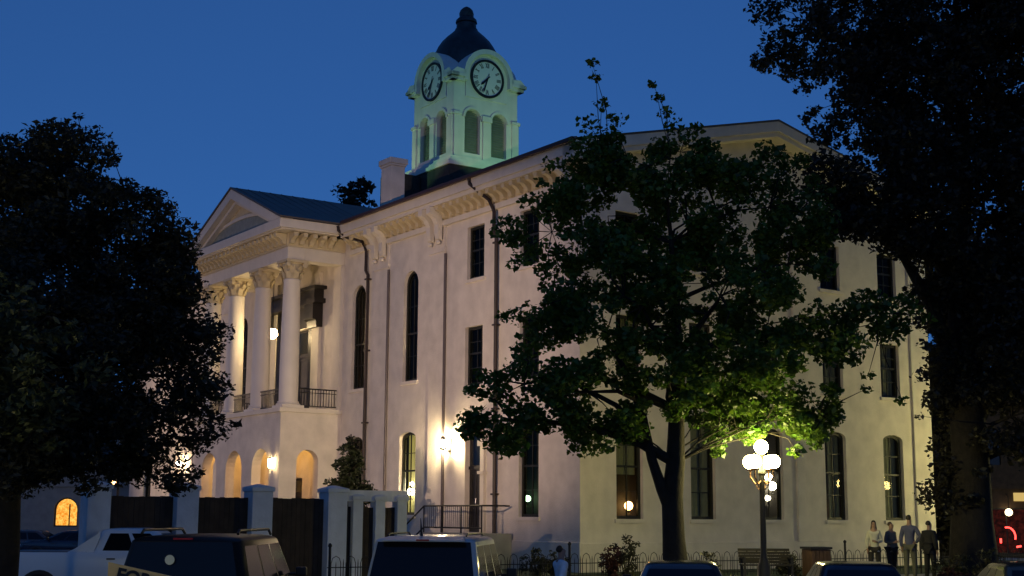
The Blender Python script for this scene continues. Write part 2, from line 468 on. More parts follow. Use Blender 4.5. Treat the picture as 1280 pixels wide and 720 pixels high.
for i, t in enumerate(right_wins):
    cur = (M['curtain'], (0.05, 0.98), (0.0, 1.0)) if (t[2] < 3 and i in (3, 12)) else ((M['curtain'], (0.45, 0.98), (0.0, 1.0)) if t[2] < 9 else None)
    if i == 6: cur = None
    if i == 0: cur = (M['curtain'], (0.05, 0.98), (0.45, 1.0))
    window(t, FR, cur)

# doors
def door(t, fr, name, transom):
    u0, u1, v0, v1, _ = t
    d = MB(); d.prism(rect(u0 + .02, u1 - .02, v0, v1 - .02), fr, 0.2, 0.28)
    c = (u0 + u1) / 2
    for a0, a1 in ((u0 + .16, c - .08), (c + .08, u1 - .16)):
        for b0, b1 in ((v0 + .2, v0 + .95), (v0 + 1.1, transom - .15)):
            d.ring(rect(a0, a1, b0, b1), rect(a0 + .06, a1 - .06, b0 + .06, b1 - .06), fr, 0.18, 0.205)
    d.prism(rect(u0 + .02, u1 - .02, transom - .06, transom + .06), fr, 0.15, 0.21)
    o = d.build(name, M['door'], CH)
    h = MB(); h.tube([fr(c + .07, v0 + 1.0, .15), fr(c + .07, v0 + 1.2, .15)], .018); h.build('handle', M['chrome'], o)
    g_ = MB(); g_.prism(rect(u0 + .1, u1 - .1, transom + .1, v1 - .12), fr, .185, .198); g_.build('transom_light', M['carglass'], o)
    return o
door(door_l, FL, 'door', 4.0); door(door_up, FL, 'door', 9.4); door(door_dn, FL, 'door', 3.2)
# side door surround with small red sign above
sr = MB()
sr.box(-0.12, -0.002, 5.5, 5.74, 1.7, 5.3); sr.box(-0.2, -0.003, 5.44, 5.8, 4.75, 4.95); sr.box(-0.2, -.003, 5.44, 5.8, 3.75, 3.86)
sr.build('door_surround', M['trim'], CH)
rs = MB(); rs.box(-0.35, -0.05, 5.72, 6.6, 5.2, 5.6); rs.build('door_hood', mat('red_hood', (0.10, 0.008, 0.008), 0.7), CH)
# portico door hood
hd = MB()
hd.box(-0.55, -0.003, 18.5, 24.2, 11.55, 11.75); hd.box(-0.47, -0.004, 18.7, 24.0, 11.755, 12.15); hd.box(-0.62, -0.002, 18.4, 24.3, 12.155, 12.3)
for y0 in (18.75, 23.55):
    hd.prism([(-.005, 10.5), (-.3, 10.5), (-.34, 10.8), (-.5, 10.86), (-.5, 11.545), (-.005, 11.545)], lambda u, v, d: (u, d, v), y0, y0 + .9 if y0 < 20 else y0 + .45)
hd.box(-0.1, -0.002, 19.5, 19.93, 6.76, 11.54); hd.box(-0.1, -0.002, 22.87, 23.3, 6.76, 11.54); hd.box(-0.08, -0.002, 19.935, 22.865, 10.62, 11.54)
hd.build('door_canopy', M['door'], CH)

# ---------------- cornice of the main block
for a_, b_ in ((-.14, 16.2), (26.6, LEN)):
    cn = MB(); cn.box(-0.14, -0.002, a_, b_, 13.3, 13.5); cn.build('frieze_moulding', M['trim'], CH)
for a_, b_ in ((-.7, 16.05), (26.75, LEN + .7)):
    cn = MB(); cn.box(-0.70, -0.003, a_, b_, 14.16, 14.55); cn.box(-0.62, -0.004, a_ + .08, b_ - .01, 14.0, 14.157); cn.build('cornice', M['trim'], CH)
cn = MB()
def FG(u, v, d): return (u, d, v)
for (d0, d1, off0, off1) in ((-0.7, -0.001, -.42, -.03), (-0.62, -0.002, -.6, -.425)):
    for sgn in (0, 1):
        X = lambda q: q if not sgn else WID - q
        poly = [(X(-0.7 + .0), ZE + off0), (X(WID / 2), ZE + SL * (WID / 2 + .7) + off0), (X(WID / 2), ZE + SL * (WID / 2 + .7) + off1), (X(-0.7), ZE + off1)]
        cn.prism(poly, FG, d0 - .004, d1 - .004)
cn.build('gable_cornice', M['trim'], CH)
for a_, b_ in ((0, 16.2), (26.6, LEN)):
    fz = MB(); fz.box(-0.05, -0.0015, a_, b_, 13.5, 14.0); fz.build('frieze', M['ochre'], CH)
# modillions, each its own part
def modillion_mesh():
    m_ = MB()
    m_.prism([(0, 0), (-.16, 0.04), (-.2, .16), (-.34, .26), (-.5, .3), (-.5, .46), (0, .46)], lambda u, v, d: (u, d, v), -.10, .10)
    return m_
mo = modillion_mesh().build('modillion', M['ochre'], CH, loc=(-.052, .3, 13.535))
def more(src, loc, rz=0.0):
    c = src.copy(); link(c, CH); c.location = loc; c.rotation_euler = (0, 0, rz); return c
y = 0.3 + .5
while y < 16.0:
    more(mo, (-.052, y, 13.535)); y += .5
# paired brackets at the pilasters
def br_mesh():
    m_ = MB()
    m_.prism([(0, 0), (-.14, 0.05), (-.2, .25), (-.2, .6), (-.34, .85), (-.58, 1.0), (-.58, 1.25), (0, 1.25)], lambda u, v, d: (u, d, v), -.14, .14)
    m_.lathe([(.06, -.16), (.1, -.1), (.05, 0)], (-.08, 0, 0), 8)
    return m_
b0 = br_mesh().build('cornice_bracket', M['trim'], CH, loc=(-.14, 8.65, 12.74))
for yy in (9.25, 13.05, 13.7, .35): more(b0, (-.14, yy, 12.74))

# ---------------- roofs
rf = MB()
e = 0.72
for sgn in (0, 1):
    X = lambda q: q if not sgn else WID - q
    pts = [(X(-e), -e, ZE), (X(WID / 2), -e, ZE + SL * (WID / 2 + .7)), (X(WID / 2), LEN + e, ZE + SL * (WID / 2 + .7)), (X(-e), LEN + e, ZE)]
    rf.add([(p[0], p[1], p[2] - .045) for p in pts] + [(p[0], p[1], p[2] + .03) for p in pts],
           [(0, 3, 2, 1), (4, 5, 6, 7), (0, 1, 5, 4), (1, 2, 6, 5), (2, 3, 7, 6), (3, 0, 4, 7)])
rf.build('roof', M['roof'], CH)
for a_, b_ in ((-.72, 15.7), (27.1, LEN)):
    gt = MB(); gt.box(-0.86, -0.722, a_, b_, 14.5, 14.66); bevel(gt.build('gutter', M['gutter'], CH), 0.03)

# ---------------- portico
PX = -2.8; PY0, PY1 = 16.75, 26.05
fr_front = lambda u, v, d: (PX + d, u, v)
ar = MB()
fr_holes = [arch(17.75, 19.5, .55, 5.05), arch(20.55, 22.3, .55, 5.05), arch(23.35, 25.1, .55, 5.05)]
ar.sheet(rect(PY0, PY1, .4, 6.5), fr_holes, fr_front, .42)
fr_s = lambda u, v, d: (u, PY0 + d, v); fr_n = lambda u, v, d: (u, PY1 - d, v)
for fr in (fr_s, fr_n): ar.sheet(rect(PX, -.001, .4, 6.5), [arch(-2.02, -1.02, .55, 4.97)], fr, .42)
# inner faces + ceiling
fr_i = lambda u, v, d: (PX + .42 + d, u, v); ar.sheet(rect(PY0 + .42, PY1 - .42, .4, 6.3), fr_holes, fr_i, 0)
for (fr, s) in (((lambda u, v, d: (u, PY0 + .42, v)), 1), ((lambda u, v, d: (u, PY1 - .42, v)), 1)):
    ar.sheet(rect(PX + .42, -.002, .4, 6.3), [arch(-2.02, -1.02, .55, 4.97)], fr, 0)
ar.add([(PX + .42, PY0 + .42, 6.3), (-.002, PY0 + .42, 6.3), (-.002, PY1 - .42, 6.3), (PX + .42, PY1 - .42, 6.3)], [(0, 1, 2, 3)])
ar.build('arcade', M['stucco'], CH, fix=False)
sb = MB(); sb.box(PX - .1, -.002, PY0 - .1, PY1 + .1, 6.502, 6.7); bevel(sb.build('balcony_floor', M['trim'], CH), .02)
fl = MB(); fl.box(PX - .6, -.095, PY0 - .3, PY1 + .3, .45, .56); fl.build('porch_floor', M['concrete'], CH)
# columns
def column_():
    m_ = MB()
    m_.lathe([(.40, .28), (.405, 1.5), (.39, 3.4), (.35, 5.35), (.37, 5.38), (.37, 5.44), (.345, 5.46)], n=28)
    o = m_.build('column', M['column'], CH, smooth=True)
    b_ = MB(); b_.box(-.5, .5, -.5, .5, 0.002, .1); b_.lathe([(.49, .102), (.52, .14), (.49, .18), (.44, .2), (.46, .23), (.44, .275)], n=28)
    b_.build('column_base', M['column'], o, smooth=True)
    c_ = MB()
    c_.lathe([(.345, 5.462), (.34, 5.75), (.40, 6.1), (.46, 6.15)], n=20)
    for row, (z0, z1, r0, r1, nn, ph) in enumerate(((5.5, 5.82, .37, .50, 8, 0), (5.72, 6.02, .37, .53, 8, PI / 8))):
        for k in range(nn):
            a = 2 * PI * k / nn + ph
            ca, sa = math.cos(a), math.sin(a); ta = (-sa, ca)
            pr = [(r0, z0, .10), (r0 + .05, (z0 + z1) / 2, .12), (r1, z1, .08), (r1 + .05, z1 - .08, .03)]
            vs = []
            for r_, z_, h_ in pr:
                vs += [(r_ * ca + ta[0] * h_, r_ * sa + ta[1] * h_, z_), (r_ * ca - ta[0] * h_, r_ * sa - ta[1] * h_, z_),
                       ((r_ - .04) * ca, (r_ - .04) * sa, z_)]
            fs = []
            for q in range(3):
                a_ = q * 3; fs += [(a_, a_ + 1, a_ + 4, a_ + 3), (a_ + 1, a_ + 2, a_ + 5, a_ + 4), (a_ + 2, a_, a_ + 3, a_ + 5)]
            c_.add(vs, fs)
    for k in range(4):
        a = PI / 4 + k * PI / 2
        c_.lathe([(.02, -.1), (.11, -.08), (.11, .08), (.02, .1)], (.54 * math.cos(a), .54 * math.sin(a), 6.06), 10, 'y')
    c_.box(-.5, .5, -.5, .5, 6.155, 6.27)
    c_.build('capital', M['ochre'], o, smooth=False)
    return o
c0 = column_(); c0.location = (-2.3, 17.15, 6.702)
for yy in (20.05, 22.95, 25.65):
    c = copy_tree(c0, CH); c.location = (-2.3, yy, 6.702)
# antae on the wall
for yy in (17.15, 19.2, 23.6, 25.65):
    p = MB(); p.box(-.14, -.002, yy - .35, yy + .35, 6.705, 12.97); p.build('wall_pilaster', M['trim'], CH)
en = MB()
en.box(-2.72, -1.92, PY0 + .02, PY1 - .02, 12.98, 13.5)
en.box(-1.915, -.002, PY0 + .02, PY0 + .72, 12.98, 13.5); en.box(-1.915, -.002, PY1 - .72, PY1 - .02, 12.98, 13.5)
en.box(-2.72, -.003, PY0 + .02, PY1 - .02, 13.505, 13.53)
bevel(en.build('entablature', M['trim'], CH), .015)
pz = MB(); pz.box(-2.76, -.002, PY0 - .01, PY1 + .01, 13.532, 14.1); pz.build('portico_frieze', M['ochre'], CH)
pc = MB(); pc.box(-3.45, -.71, PY0 - .7, PY1 + .7, 14.162, 14.55); pc.box(-3.37, -.63, PY0 - .62, PY1 + .62, 14.102, 14.158)
bevel(pc.build('portico_cornice', M['trim'], CH), .015)
yy = PY0 + .2
while yy < PY1: more(mo, (-2.765, yy, 13.6)); yy += .45
xx = -2.6
while xx < -.6: more(mo, (xx, PY0 - .012, 13.6), PI / 2); xx += .45
# pediment
AP = 16.85; HB = YC - (PY0 - .7)
sl2 = (AP - 14.62) / HB
pd = MB()
fP = lambda u, v, d: (d, u, v)
for s in (-1, 1):
    pd.prism([(YC + s * HB, 14.555), (YC, AP - .06), (YC, AP - .5), (YC + s * (HB - .95), 14.555)], fP, -3.45, -2.86)
    pd.prism([(YC + s * (HB - 1.0), 14.557), (YC, AP - .52), (YC, AP - .70), (YC + s * (HB - 1.4), 14.557)], fP, -3.2, -2.862)
pd.build('raking_cornice', M['trim'], CH)
ty = MB(); ty.prism([(YC - HB + .6, 14.552), (YC + HB - .6, 14.552), (YC, AP - .3)], fP, -2.858, -2.75); ty.build('tympanum', M['ochre'], CH)
ln = MB(); n = 20
ell = [(YC + 3.6 * math.cos(PI * k / n), 14.56 + .86 * math.sin(PI * k / n)) for k in range(n + 1)]
ln.prism(ell, fP, -2.95, -2.862)
lo = ln.build('lunette', M['louvre'], CH)
lr = MB(); o2 = [(YC + 3.75 * math.cos(PI * k / n), 14.56 + 1.0 * math.sin(PI * k / n)) for k in range(n + 1)]
vs = [fP(u, v, d) for d in (-3.0, -2.864) for lp in (o2, ell) for u, v in lp]; k_ = n + 1; fs = []
for i in range(n):
    fs += [(i, i + 1, k_ + i + 1, k_ + i), (2 * k_ + i, 3 * k_ + i, 3 * k_ + i + 1, 2 * k_ + i + 1), (i, 2 * k_ + i, 2 * k_ + i + 1, i + 1), (k_ + i, k_ + i + 1, 3 * k_ + i + 1, 3 * k_ + i)]
lr.add(vs, fs); lr.build('lunette_trim', M['trim'], lo)
pr = MB()
for s in (-1, 1):
    a = [(-3.5, YC + s * (HB + .06), 14.6), (-3.5, YC, AP), (8.0, YC, AP), (8.0, YC + s * (HB + .06), 14.6)]
    pr.add([(p[0], p[1], p[2] - .04) for p in a] + [(p[0], p[1], p[2] + .04) for p in a],
           [(0, 3, 2, 1), (4, 5, 6, 7), (0, 1, 5, 4), (1, 2, 6, 5), (2, 3, 7, 6), (3, 0, 4, 7)])
    for k in range(9):      # standing seams
        x_ = -3.2 + k * .55
        q = [(x_, YC + s * HB, 14.645), (x_, YC + s * .05, AP + .03)]
        pr.tube(q, .018, 4)
pr.build('portico_roof', M['roof'], CH)
# balcony railings
def railing(p0, p1, name='balcony_railing', h=.85, z=6.71, step=.13, parent=CH, m_=None):
    p0, p1 = Vector(p0), Vector(p1); d = (p1 - p0); L_ = d.length; d.normalize(); s = Vector((d.y, -d.x, 0))
    r = MB()
    def bar(a, b, hw, z0, z1):
        A = p0 + d * a; B = p0 + d * b
        r.hexa([(*(A - s * hw).xy, z0), (*(B - s * hw).xy, z0), (*(B + s * hw).xy, z0), (*(A + s * hw).xy, z0)],
               [(*(A - s * hw).xy, z1), (*(B - s * hw).xy, z1), (*(B + s * hw).xy, z1), (*(A + s * hw).xy, z1)])
    bar(0, L_, .03, z + h - .05, z + h); bar(0, L_, .02, z + .08, z + .12); bar(0, L_, .015, z + h - .2, z + h - .17)
    k = step / 2
    while k < L_:
        bar(k - .012, k + .012, .012, z + .12, z + h - .05); k += step
    return r.build(name, m_ or M['iron'], parent)
for a, b in ((17.6, 19.6), (20.5, 22.5), (23.4, 25.2)): railing((-2.45, a, 0), (-2.45, b, 0))
railing((-1.85, 16.98, 0), (-.02, 16.98, 0)); railing((-1.85, 25.8, 0), (-.02, 25.8, 0))

# ---------------- side steps
st = MB()
st.box(-1.35, -.1, 3.75, 7.6, .45, 1.68)
for k in range(6): st.box(-1.35, -.1, 7.6 + k * .33, 7.93 + k * .33, .45, 1.68 - (k + 1) * .17)
st.build('steps', M['concrete'], CH)
sr = MB()
zt = 2.62
for a, b in (((-1.3, 3.8, zt), (-1.3, 7.6, zt)), ((-1.3, 7.6, zt), (-1.3, 9.5, 1.6)), ((-1.3, 3.8, 1.86), (-1.3, 7.6, 1.86)), ((-1.3, 3.8, zt), (-.15, 3.8, zt)), ((-1.3, 9.5, 1.6), (-1.3, 9.6, .6)), ((-1.3, 7.6, 1.86), (-1.3, 9.5, .85))):
    sr.tube([a, b], .03, 6)
for yy in (3.8, 5.1, 6.35, 7.6): sr.tube([(-1.3, yy, 1.68), (-1.3, yy, zt)], .028, 6)
for k in range(28): sr.tube([(-1.3, 3.9 + k * .132, 1.86), (-1.3, 3.9 + k * .132, zt)], .009, 4)
sr.build('stair_railing', M['iron'], CH)

# ---------------- downspouts
for y0, y1 in ((5.66, 4.78), (16.0, 14.42)):
    d = MB()
    d.tube([(-.78, y0, 14.5), (-.76, y0, 14.32), (-.5, y0 - .25, 14.0), (-.3, y1 + .25, 13.65), (-.2, y1 + .06, 13.2), (-.2, y1 + .06, 12.4), (-.13, y1, 12.2), (-.13, y1, 1.6), (-.2, y1, 1.4), (-.2, y1, .62)], .07, 8)
    for z_ in (12.0, 9.0, 6.0, 3.0): d.box(-.23, -.004, y1 - .11, y1 + .11, z_, z_ + .06)
    d.build('downspout', M['pipe'], CH, smooth=True)

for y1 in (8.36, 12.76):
    d = MB(); d.tube([(-.07, y1, .6), (-.07, y1, 12.2)], .055, 6); d.build('wall_tube', mat('grey_tube', (.12, .10, .10), .6), CH)  # thin grey tube up the wall beside each pilaster

# ---------------- chimney
ch = MB()
ch.box(1.8, 2.5, 16.05, 16.95, 14.9, 17.6); ch.box(1.75, 2.55, 16.0, 17.0, 17.6, 17.7); ch.box(1.7, 2.6, 15.95, 17.05, 17.7, 17.95)
bevel(ch.build('chimney', M['stucco'], CH), .015)

# ---------------- clock tower
TX, TY, HW = 8.72, 20.87, 1.88
def tower_sides():
    """the four faces: frame functions with u across, v up, d outwards from the face"""
    fs = []
    for k in range(4):
        a = k * PI / 2
        ca, sa = round(math.cos(a)), round(math.sin(a))
        # base: face towards -y, u along +x
        def fr(u, v, d, ca=ca, sa=sa):
            x, y = u, -HW - d
            return (TX + x * ca - y * sa, TY + x * sa + y * ca, v)
        fs.append(fr)
    return fs
SIDES = tower_sides()
tw = MB()
for fr in SIDES:
    op = [arch(s * .78 - .45, s * .78 + .45, 19.72, 21.95) for s in (-1, 1)]
    tw.sheet(rect(-HW, HW, 19.0, 23.75), op, lambda u, v, d, fr=fr: fr(u, v, -d), .35)
    for s in (-1, 1):   # corner piers and centre pier
        tw.prism(rect(s * HW - .36 * (s > 0) - (0 if s > 0 else .0), s * HW + .36 * (s < 0), 19.42, 21.55), fr, .001, .10)
    tw.prism(rect(-.2, .2, 19.42, 21.4), fr, .001, .09)
    for a, b in ((-HW - .06, -HW + .4), (HW - .4, HW + .06), (-.29, .29)):
        tw.prism(rect(a, b, 21.4 if abs(a) < 1 else 21.552, 21.68), fr, .001, .16)
    for s in (-1, 1):
        c = s * .78; n = 12
        o_ = [(c + .58 * math.cos(PI * k / n), 21.5 + .58 * math.sin(PI * k / n)) for k in range(n + 1)]
        i_ = [(c + .46 * math.cos(PI * k / n), 21.5 + .46 * math.sin(PI * k / n)) for k in range(n + 1)]
        for k in range(n):
            tw.prism([o_[k], o_[k + 1], i_[k + 1], i_[k]], fr, .001, .07)
clock_tower = tw.build('clock_tower', M['tower'], CH, fix=False)
bs = MB()
bs.box(TX - 2.42, TX + 2.42, TY - 2.42, TY + 2.42, 15.6, 18.86); bs.build('tower_base', M['slate'], clock_tower)
bx = MB(); bx.box(TX - 3.9, TX - 2.45, TY + .2, TY + 1.6, 15.6, 18.75); bx.build('roof_hatch', M['slate'], clock_tower)
lg = MB()
for z0, z1, h in ((18.862, 19.05, 2.5), (19.05, 19.2, 2.36), (19.2, 19.4, 2.18)):
    lg.box(TX - h, TX + h, TY - h, TY + h, z0, z1 - .002)
lg.build('tower_ledge', M['tower'], clock_tower)
# upper cornice: band on each side of the clock hood
for fr in SIDES:
    for s in (-1, 1):
        cr = MB()
        a, b = (1.36, HW + .34)
        cr.prism(rect(min(s * a, s * b), max(s * a, s * b), 23.42, 23.58), fr, -.1, .34)
        cr.prism(rect(min(s * a, s * (HW + .24)), max(s * a, s * (HW + .24)), 23.25, 23.418), fr, -.1, .24)
        cr.prism([(s * a, 23.582), (s * (HW + .3), 23.582), (s * (HW + .0), 23.85), (s * a, 23.8)], fr, -.4, .3)
        cr.build('tower_cornice', M['tower'], clock_tower)
hd = MB()
for fr in SIDES:   # arched clock hoods
    n = 22; zc = 23.6
    def arc(r): return [(r * math.cos(PI * k / n), zc + .02 + r * math.sin(PI * k / n)) for k in range(n + 1)]
    A, B, Cc = arc(1.46), arc(1.22), arc(1.22)
    for k in range(n):
        hd.prism([A[k], A[k + 1], B[k + 1], B[k]], fr, -.75, .3)
    hd.prism(arc(1.23), fr, -.4, .06)
    hd.prism([(-1.22, 22.55), (1.22, 22.55), (1.22, 23.622), (-1.22, 23.622)], fr, -.1, .05)
    hd.prism(rect(-1.46, -1.22, 23.3, 23.619), fr, -.1, .3); hd.prism(rect(1.22, 1.46, 23.3, 23.619), fr, -.1, .3)
hd.build('clock_hood', M['tower'], clock_tower)
# bell dome
dm = MB()
dm.lathe([(1.7, 23.55), (1.75, 24.4), (1.74, 24.9), (1.66, 25.3), (1.50, 25.65), (1.28, 25.98), (1.02, 26.26), (.76, 26.5), (.6, 26.66), (.58, 26.75)], (TX, TY, 0), 16, rot=PI / 16)
dm.build('dome', M['copper'], clock_tower, smooth=True)
la = MB()
la.lathe([(.52, 26.75), (.5, 27.05), (.56, 27.1), (.53, 27.25), (.42, 27.36), (.36, 27.42), (.38, 27.6), (.32, 27.78), (.18, 27.92), (.05, 27.99)], (TX, TY, 0), 14)
la.build('lantern_cap', M['copper'], clock_tower, smooth=True)
for fr in SIDES:
    lv = MB()
    for s in (-1, 1):
        for k in range(18):
            z_ = 19.75 + k * .125
            w_ = .45 if z_ < 21.5 else max(.05, math.sqrt(max(0.002, .45 ** 2 - (z_ - 21.5) ** 2)))
            c = s * .78
            lv.add([fr(c - w_, z_, -.16), fr(c + w_, z_, -.16), fr(c + w_, z_ + .12, -.26), fr(c - w_, z_ + .12, -.26)], [(0, 1, 2, 3)])
        lv.prism(rect(c - .46, c + .46, 19.7, 21.97), fr, -.34, -.3)
    lv.build('belfry_louvre', M['louvre'], clock_tower, fix=False)
# clock dials
GLY = {1: 'I', 2: 'II', 3: 'III', 4: 'IIII', 5: 'V', 6: 'VI', 7: 'VII', 8: 'VIII', 9: 'IX', 10: 'X', 11: 'XI', 12: 'XII'}
WDT = {'I': .055, 'V': .12, 'X': .12}
for fr in SIDES:
    zc = 23.62; ck = MB()
    n = 40
    ck.prism([(.87 * math.cos(2 * PI * k / n), zc + .87 * math.sin(2 * PI * k / n)) for k in range(n)], fr, .062, .10)
    ck.cur = 1
    ck.ring([(.98 * math.cos(2 * PI * k / n), zc + .98 * math.sin(2 * PI * k / n)) for k in range(n)],
            [(.865 * math.cos(2 * PI * k / n), zc + .865 * math.sin(2 * PI * k / n)) for k in range(n)], fr, .062, .15)
    def stroke(x0, y0, x1, y1, w, d0=.101, d1=.108):
        dx, dy = x1 - x0, y1 - y0; L_ = math.hypot(dx, dy); px, py = -dy / L_ * w / 2, dx / L_ * w / 2
        ck.prism([(x0 + px, zc + y0 + py), (x1 + px, zc + y1 + py), (x1 - px, zc + y1 - py), (x0 - px, zc + y0 - py)], fr, d0, d1)
    for h in range(1, 13):
        th = PI / 2 - h * PI / 6
        er = (math.cos(th), math.sin(th)); et = (math.sin(th), -math.cos(th))   # radial out, tangential clockwise
        txt = GLY[h]; tot = sum(WDT[c] for c in txt); pos = -tot / 2
        r0, r1 = .56, .81
        def P2(t, r): return (er[0] * r + et[0] * t, er[1] * r + et[1] * t)
        for c in txt:
            w_ = WDT[c]; m_ = pos + w_ / 2
            if c == 'I': stroke(*P2(m_, r0), *P2(m_, r1), .032)
            if c == 'V':
                stroke(*P2(m_, r0), *P2(m_ - .045, r1), .034); stroke(*P2(m_, r0), *P2(m_ + .045, r1), .02, .1085, .112)
            if c == 'X':
                stroke(*P2(m_ + .045, r0), *P2(m_ - .045, r1), .034); stroke(*P2(m_ - .045, r0), *P2(m_ + .045, r1), .02, .1085, .112)
            pos += w_
    co_ = ck.build('clock_face', [M['dial'], M['black']], clock_tower)
    def hand(ang, L_, tail, w_, d0):
        h_ = MB(); th = PI / 2 - ang; er = (math.cos(th), math.sin(th)); et = (-er[1], er[0])
        q = [(-tail, .5), (-tail * .5, .35), (0, .9), (L_ * .6, 1.0), (L_ * .75, 1.4), (L_, .12)]
        up_ = [(er[0] * r + et[0] * ww * w_, zc + er[1] * r + et[1] * ww * w_) for r, ww in q]
        dn_ = [(er[0] * r - et[0] * ww * w_, zc + er[1] * r - et[1] * ww * w_) for r, ww in q][::-1]
        h_.prism(up_ + dn_, fr, d0, d0 + .015)
        h_.build('clock_hand', M['black'], clock_tower)
    hand(2 * PI * (7 + 33 / 60) / 12, .52, .2, .05, .125); hand(2 * PI * 33 / 60, .79, .28, .032, .145)
# tower floodlights
def spot(name, loc, target, energy, color, size, blend=.3, r=.12, parent=None):
    l = bpy.data.lights.new(name, 'SPOT'); l.energy = energy; l.color = color; l.spot_size = size; l.spot_blend = blend; l.shadow_soft_size = r
    o = bpy.data.objects.new(name, l); link(o)
    o.location = loc
    d = Vector(target) - Vector(loc)
    o.rotation_euler = d.to_track_quat('-Z', 'Y').to_euler()
    if parent is not None: 
        o.parent = parent; o.matrix_parent_inverse = parent.matrix_basis.inverted()
    return o
def point(name, loc, energy, color, r=.1, parent=None):
    l = bpy.data.lights.new(name, 'POINT'); l.energy = energy; l.color = color; l.shadow_soft_size = r
    o = bpy.data.objects.new(name, l); link(o, parent); o.location = loc
    return o
def floodlight(loc, target, label, energy, color, size, blend=.3, group=None, visor=False):
    """small yoke-mounted floodlight thing; the lamp sits just ahead of its lens"""
    loc = Vector(loc); t = Vector(target)
    r = empty('floodlight', loc, 0, label, 'floodlight', group)
    d = (t - loc).normalized(); q = d.to_track_quat('Y', 'Z').to_matrix()
    def L_(x, y, z): return q @ Vector((x, y, z))
    b_ = MB()
    b_.hexa([L_(-.16, -.14, -.12), L_(.16, -.14, -.12), L_(.22, .1, -.16), L_(-.22, .1, -.16)], [L_(-.16, -.14, .12), L_(.16, -.14, .12), L_(.22, .1, .16), L_(-.22, .1, .16)])
    b_.build('housing', M['iron'], r)
    l_ = MB(); l_.hexa([L_(-.2, .102, -.14), L_(.2, .102, -.14), L_(.2, .11, -.14), L_(-.2, .11, -.14)], [L_(-.2, .102, .14), L_(.2, .102, .14), L_(.2, .11, .14), L_(-.2, .11, .14)])
    l_.build('lens', emit('flood_lens_glow', color, 3), r)
    y_ = MB(); y_.tube([L_(0, -.02, -.16), L_(0, -.02, -.16) + Vector((0, 0, -.25))], .03, 6); y_.build('yoke', M['iron'], r)
    if visor:  # unseen plates added to cut the beam off the fence and tower
        v_ = MB(); v_.hexa([L_(-.3, .1, -.19), L_(.3, .1, -.19), L_(.75, .62, -.145), L_(-.75, .62, -.145)], [L_(-.3, .1, -.18), L_(.3, .1, -.18), L_(.75, .62, -.135), L_(-.75, .62, -.135)]); v_.build('visor', M['iron'], r)
        for (xa, za), (xb, zb_) in (((-.75, .158), (.1, .158)), ((.105, .158), (.75, .38))):
            v_ = MB(); v_.hexa([L_(xa * .3, .1, .185), L_(xb * .3, .1, .185), L_(xb, .62, zb_), L_(xa, .62, za)], [L_(xa * .3, .1, .195), L_(xb * .3, .1, .195), L_(xb, .62, zb_ + .01), L_(xa, .62, za + .01)]); v_.build('barn_door', M['iron'], r)
    spot('flood_beam', loc + d * .14, t, energy, color, size, blend, .03 if visor else .1)
    return r
GREEN = (0.48, 1.0, 0.42)
zr = ZE + SL * (WID / 2 + .7)
def siteV(p): return site(p[0], p[1], p[2])
tgt1 = siteV((TX, TY - HW, 22.2)); tgt2 = siteV((TX - HW, TY, 22.2))
floodlight(siteV((TX + .6, TY - 8.5, zr + .4)), tgt1, 'small black floodlight on the roof ridge aimed at the tower clock above the tree', 600, GREEN, math.radians(60))
floodlight(siteV((TX - 8.2, TY + 1.95, 16.62)), tgt2, 'small black floodlight behind the portico roof ridge aimed at the tower', 500, GREEN, math.radians(60))

# ------------------------------------------------------------------ lamps of the building
def bulb(parent, name, c, r, m, n=14, sq=1.0):
    b_ = MB(); k = 9
    b_.lathe([(max(.002, r * math.sin(PI * i / k)), -r * sq * math.cos(PI * i / k)) for i in range(k + 1)], c, n)
    return b_.build(name, m, parent, smooth=True)
# bracket lantern beside the side door
wl = empty('wall_lantern', site(-.02, 7.93, 4.9), ANG, 'blazing wall lantern on the pale wall left of the side door', 'wall lamp')
q = MB(); q.box(-.04, .017, -.1, .1, -.3, .2); q.tube([(-.02, 0, -.2), (-.2, 0, -.3), (-.3, 0, -.2)], .02, 6); q.lathe([(.03, -.22), (.14, -.17), (.16, -.15)], (-.3, 0, 0), 10); q.lathe([(.15, .17), (.03, .3)], (-.3, 0, 0), 10)
q.build('bracket', M['iron'], wl)
bulb(wl, 'lantern_glass', (-.3, 0, 0), .14, M['sconce'])
wl2 = copy_tree(wl); wl2.location = site(-.02, 34.4, 4.9); wl2['label'] = 'bright wall lantern glowing through the leaves left of the portico arches'
for c_ in wl2.children:
    if c_.name.startswith('lantern_glass'):
        c_.data = c_.data.copy(); c_.data.materials[0] = emit('far_lantern_glow', (1., .74, .42), 260)
# porch sconce on the arch pier
ps = empty('porch_lantern', site(PX - .0, 17.4, 4.4), ANG, 'small bright lantern on the arcade pier nearest the corner', 'wall lamp')
q = MB(); q.box(-.03, -.003, -.06, .06, -.12, .12); q.lathe([(.02, .24), (.09, .18), (.09, .17)], (-.12, 0, 0), 8); q.lathe([(.09, -.2), (.03, -.25)], (-.12, 0, 0), 8); q.build('bracket', M['iron'], ps)
q = MB(); q.lathe([(.05, -.195), (.075, 0), (.075, .165)], (-.12, 0, 0), 10); q.build('lantern_glass', M['globe_small'], ps)
# hanging globe on the balcony
hg = empty('hanging_globe', site(-1.3, 21.15, 10.35), ANG, 'white glass globe hanging from the portico ceiling between the columns', 'hanging lamp')
bulb(hg, 'globe', (0, 0, 0), .24, M['globe_small'])
q = MB(); q.tube([(0, 0, .235), (0, 0, 3.13)], .018, 6); q.lathe([(.1, .2), (.07, .3)], (0, 0, 0), 10); q.build('rod', M['iron'], hg)
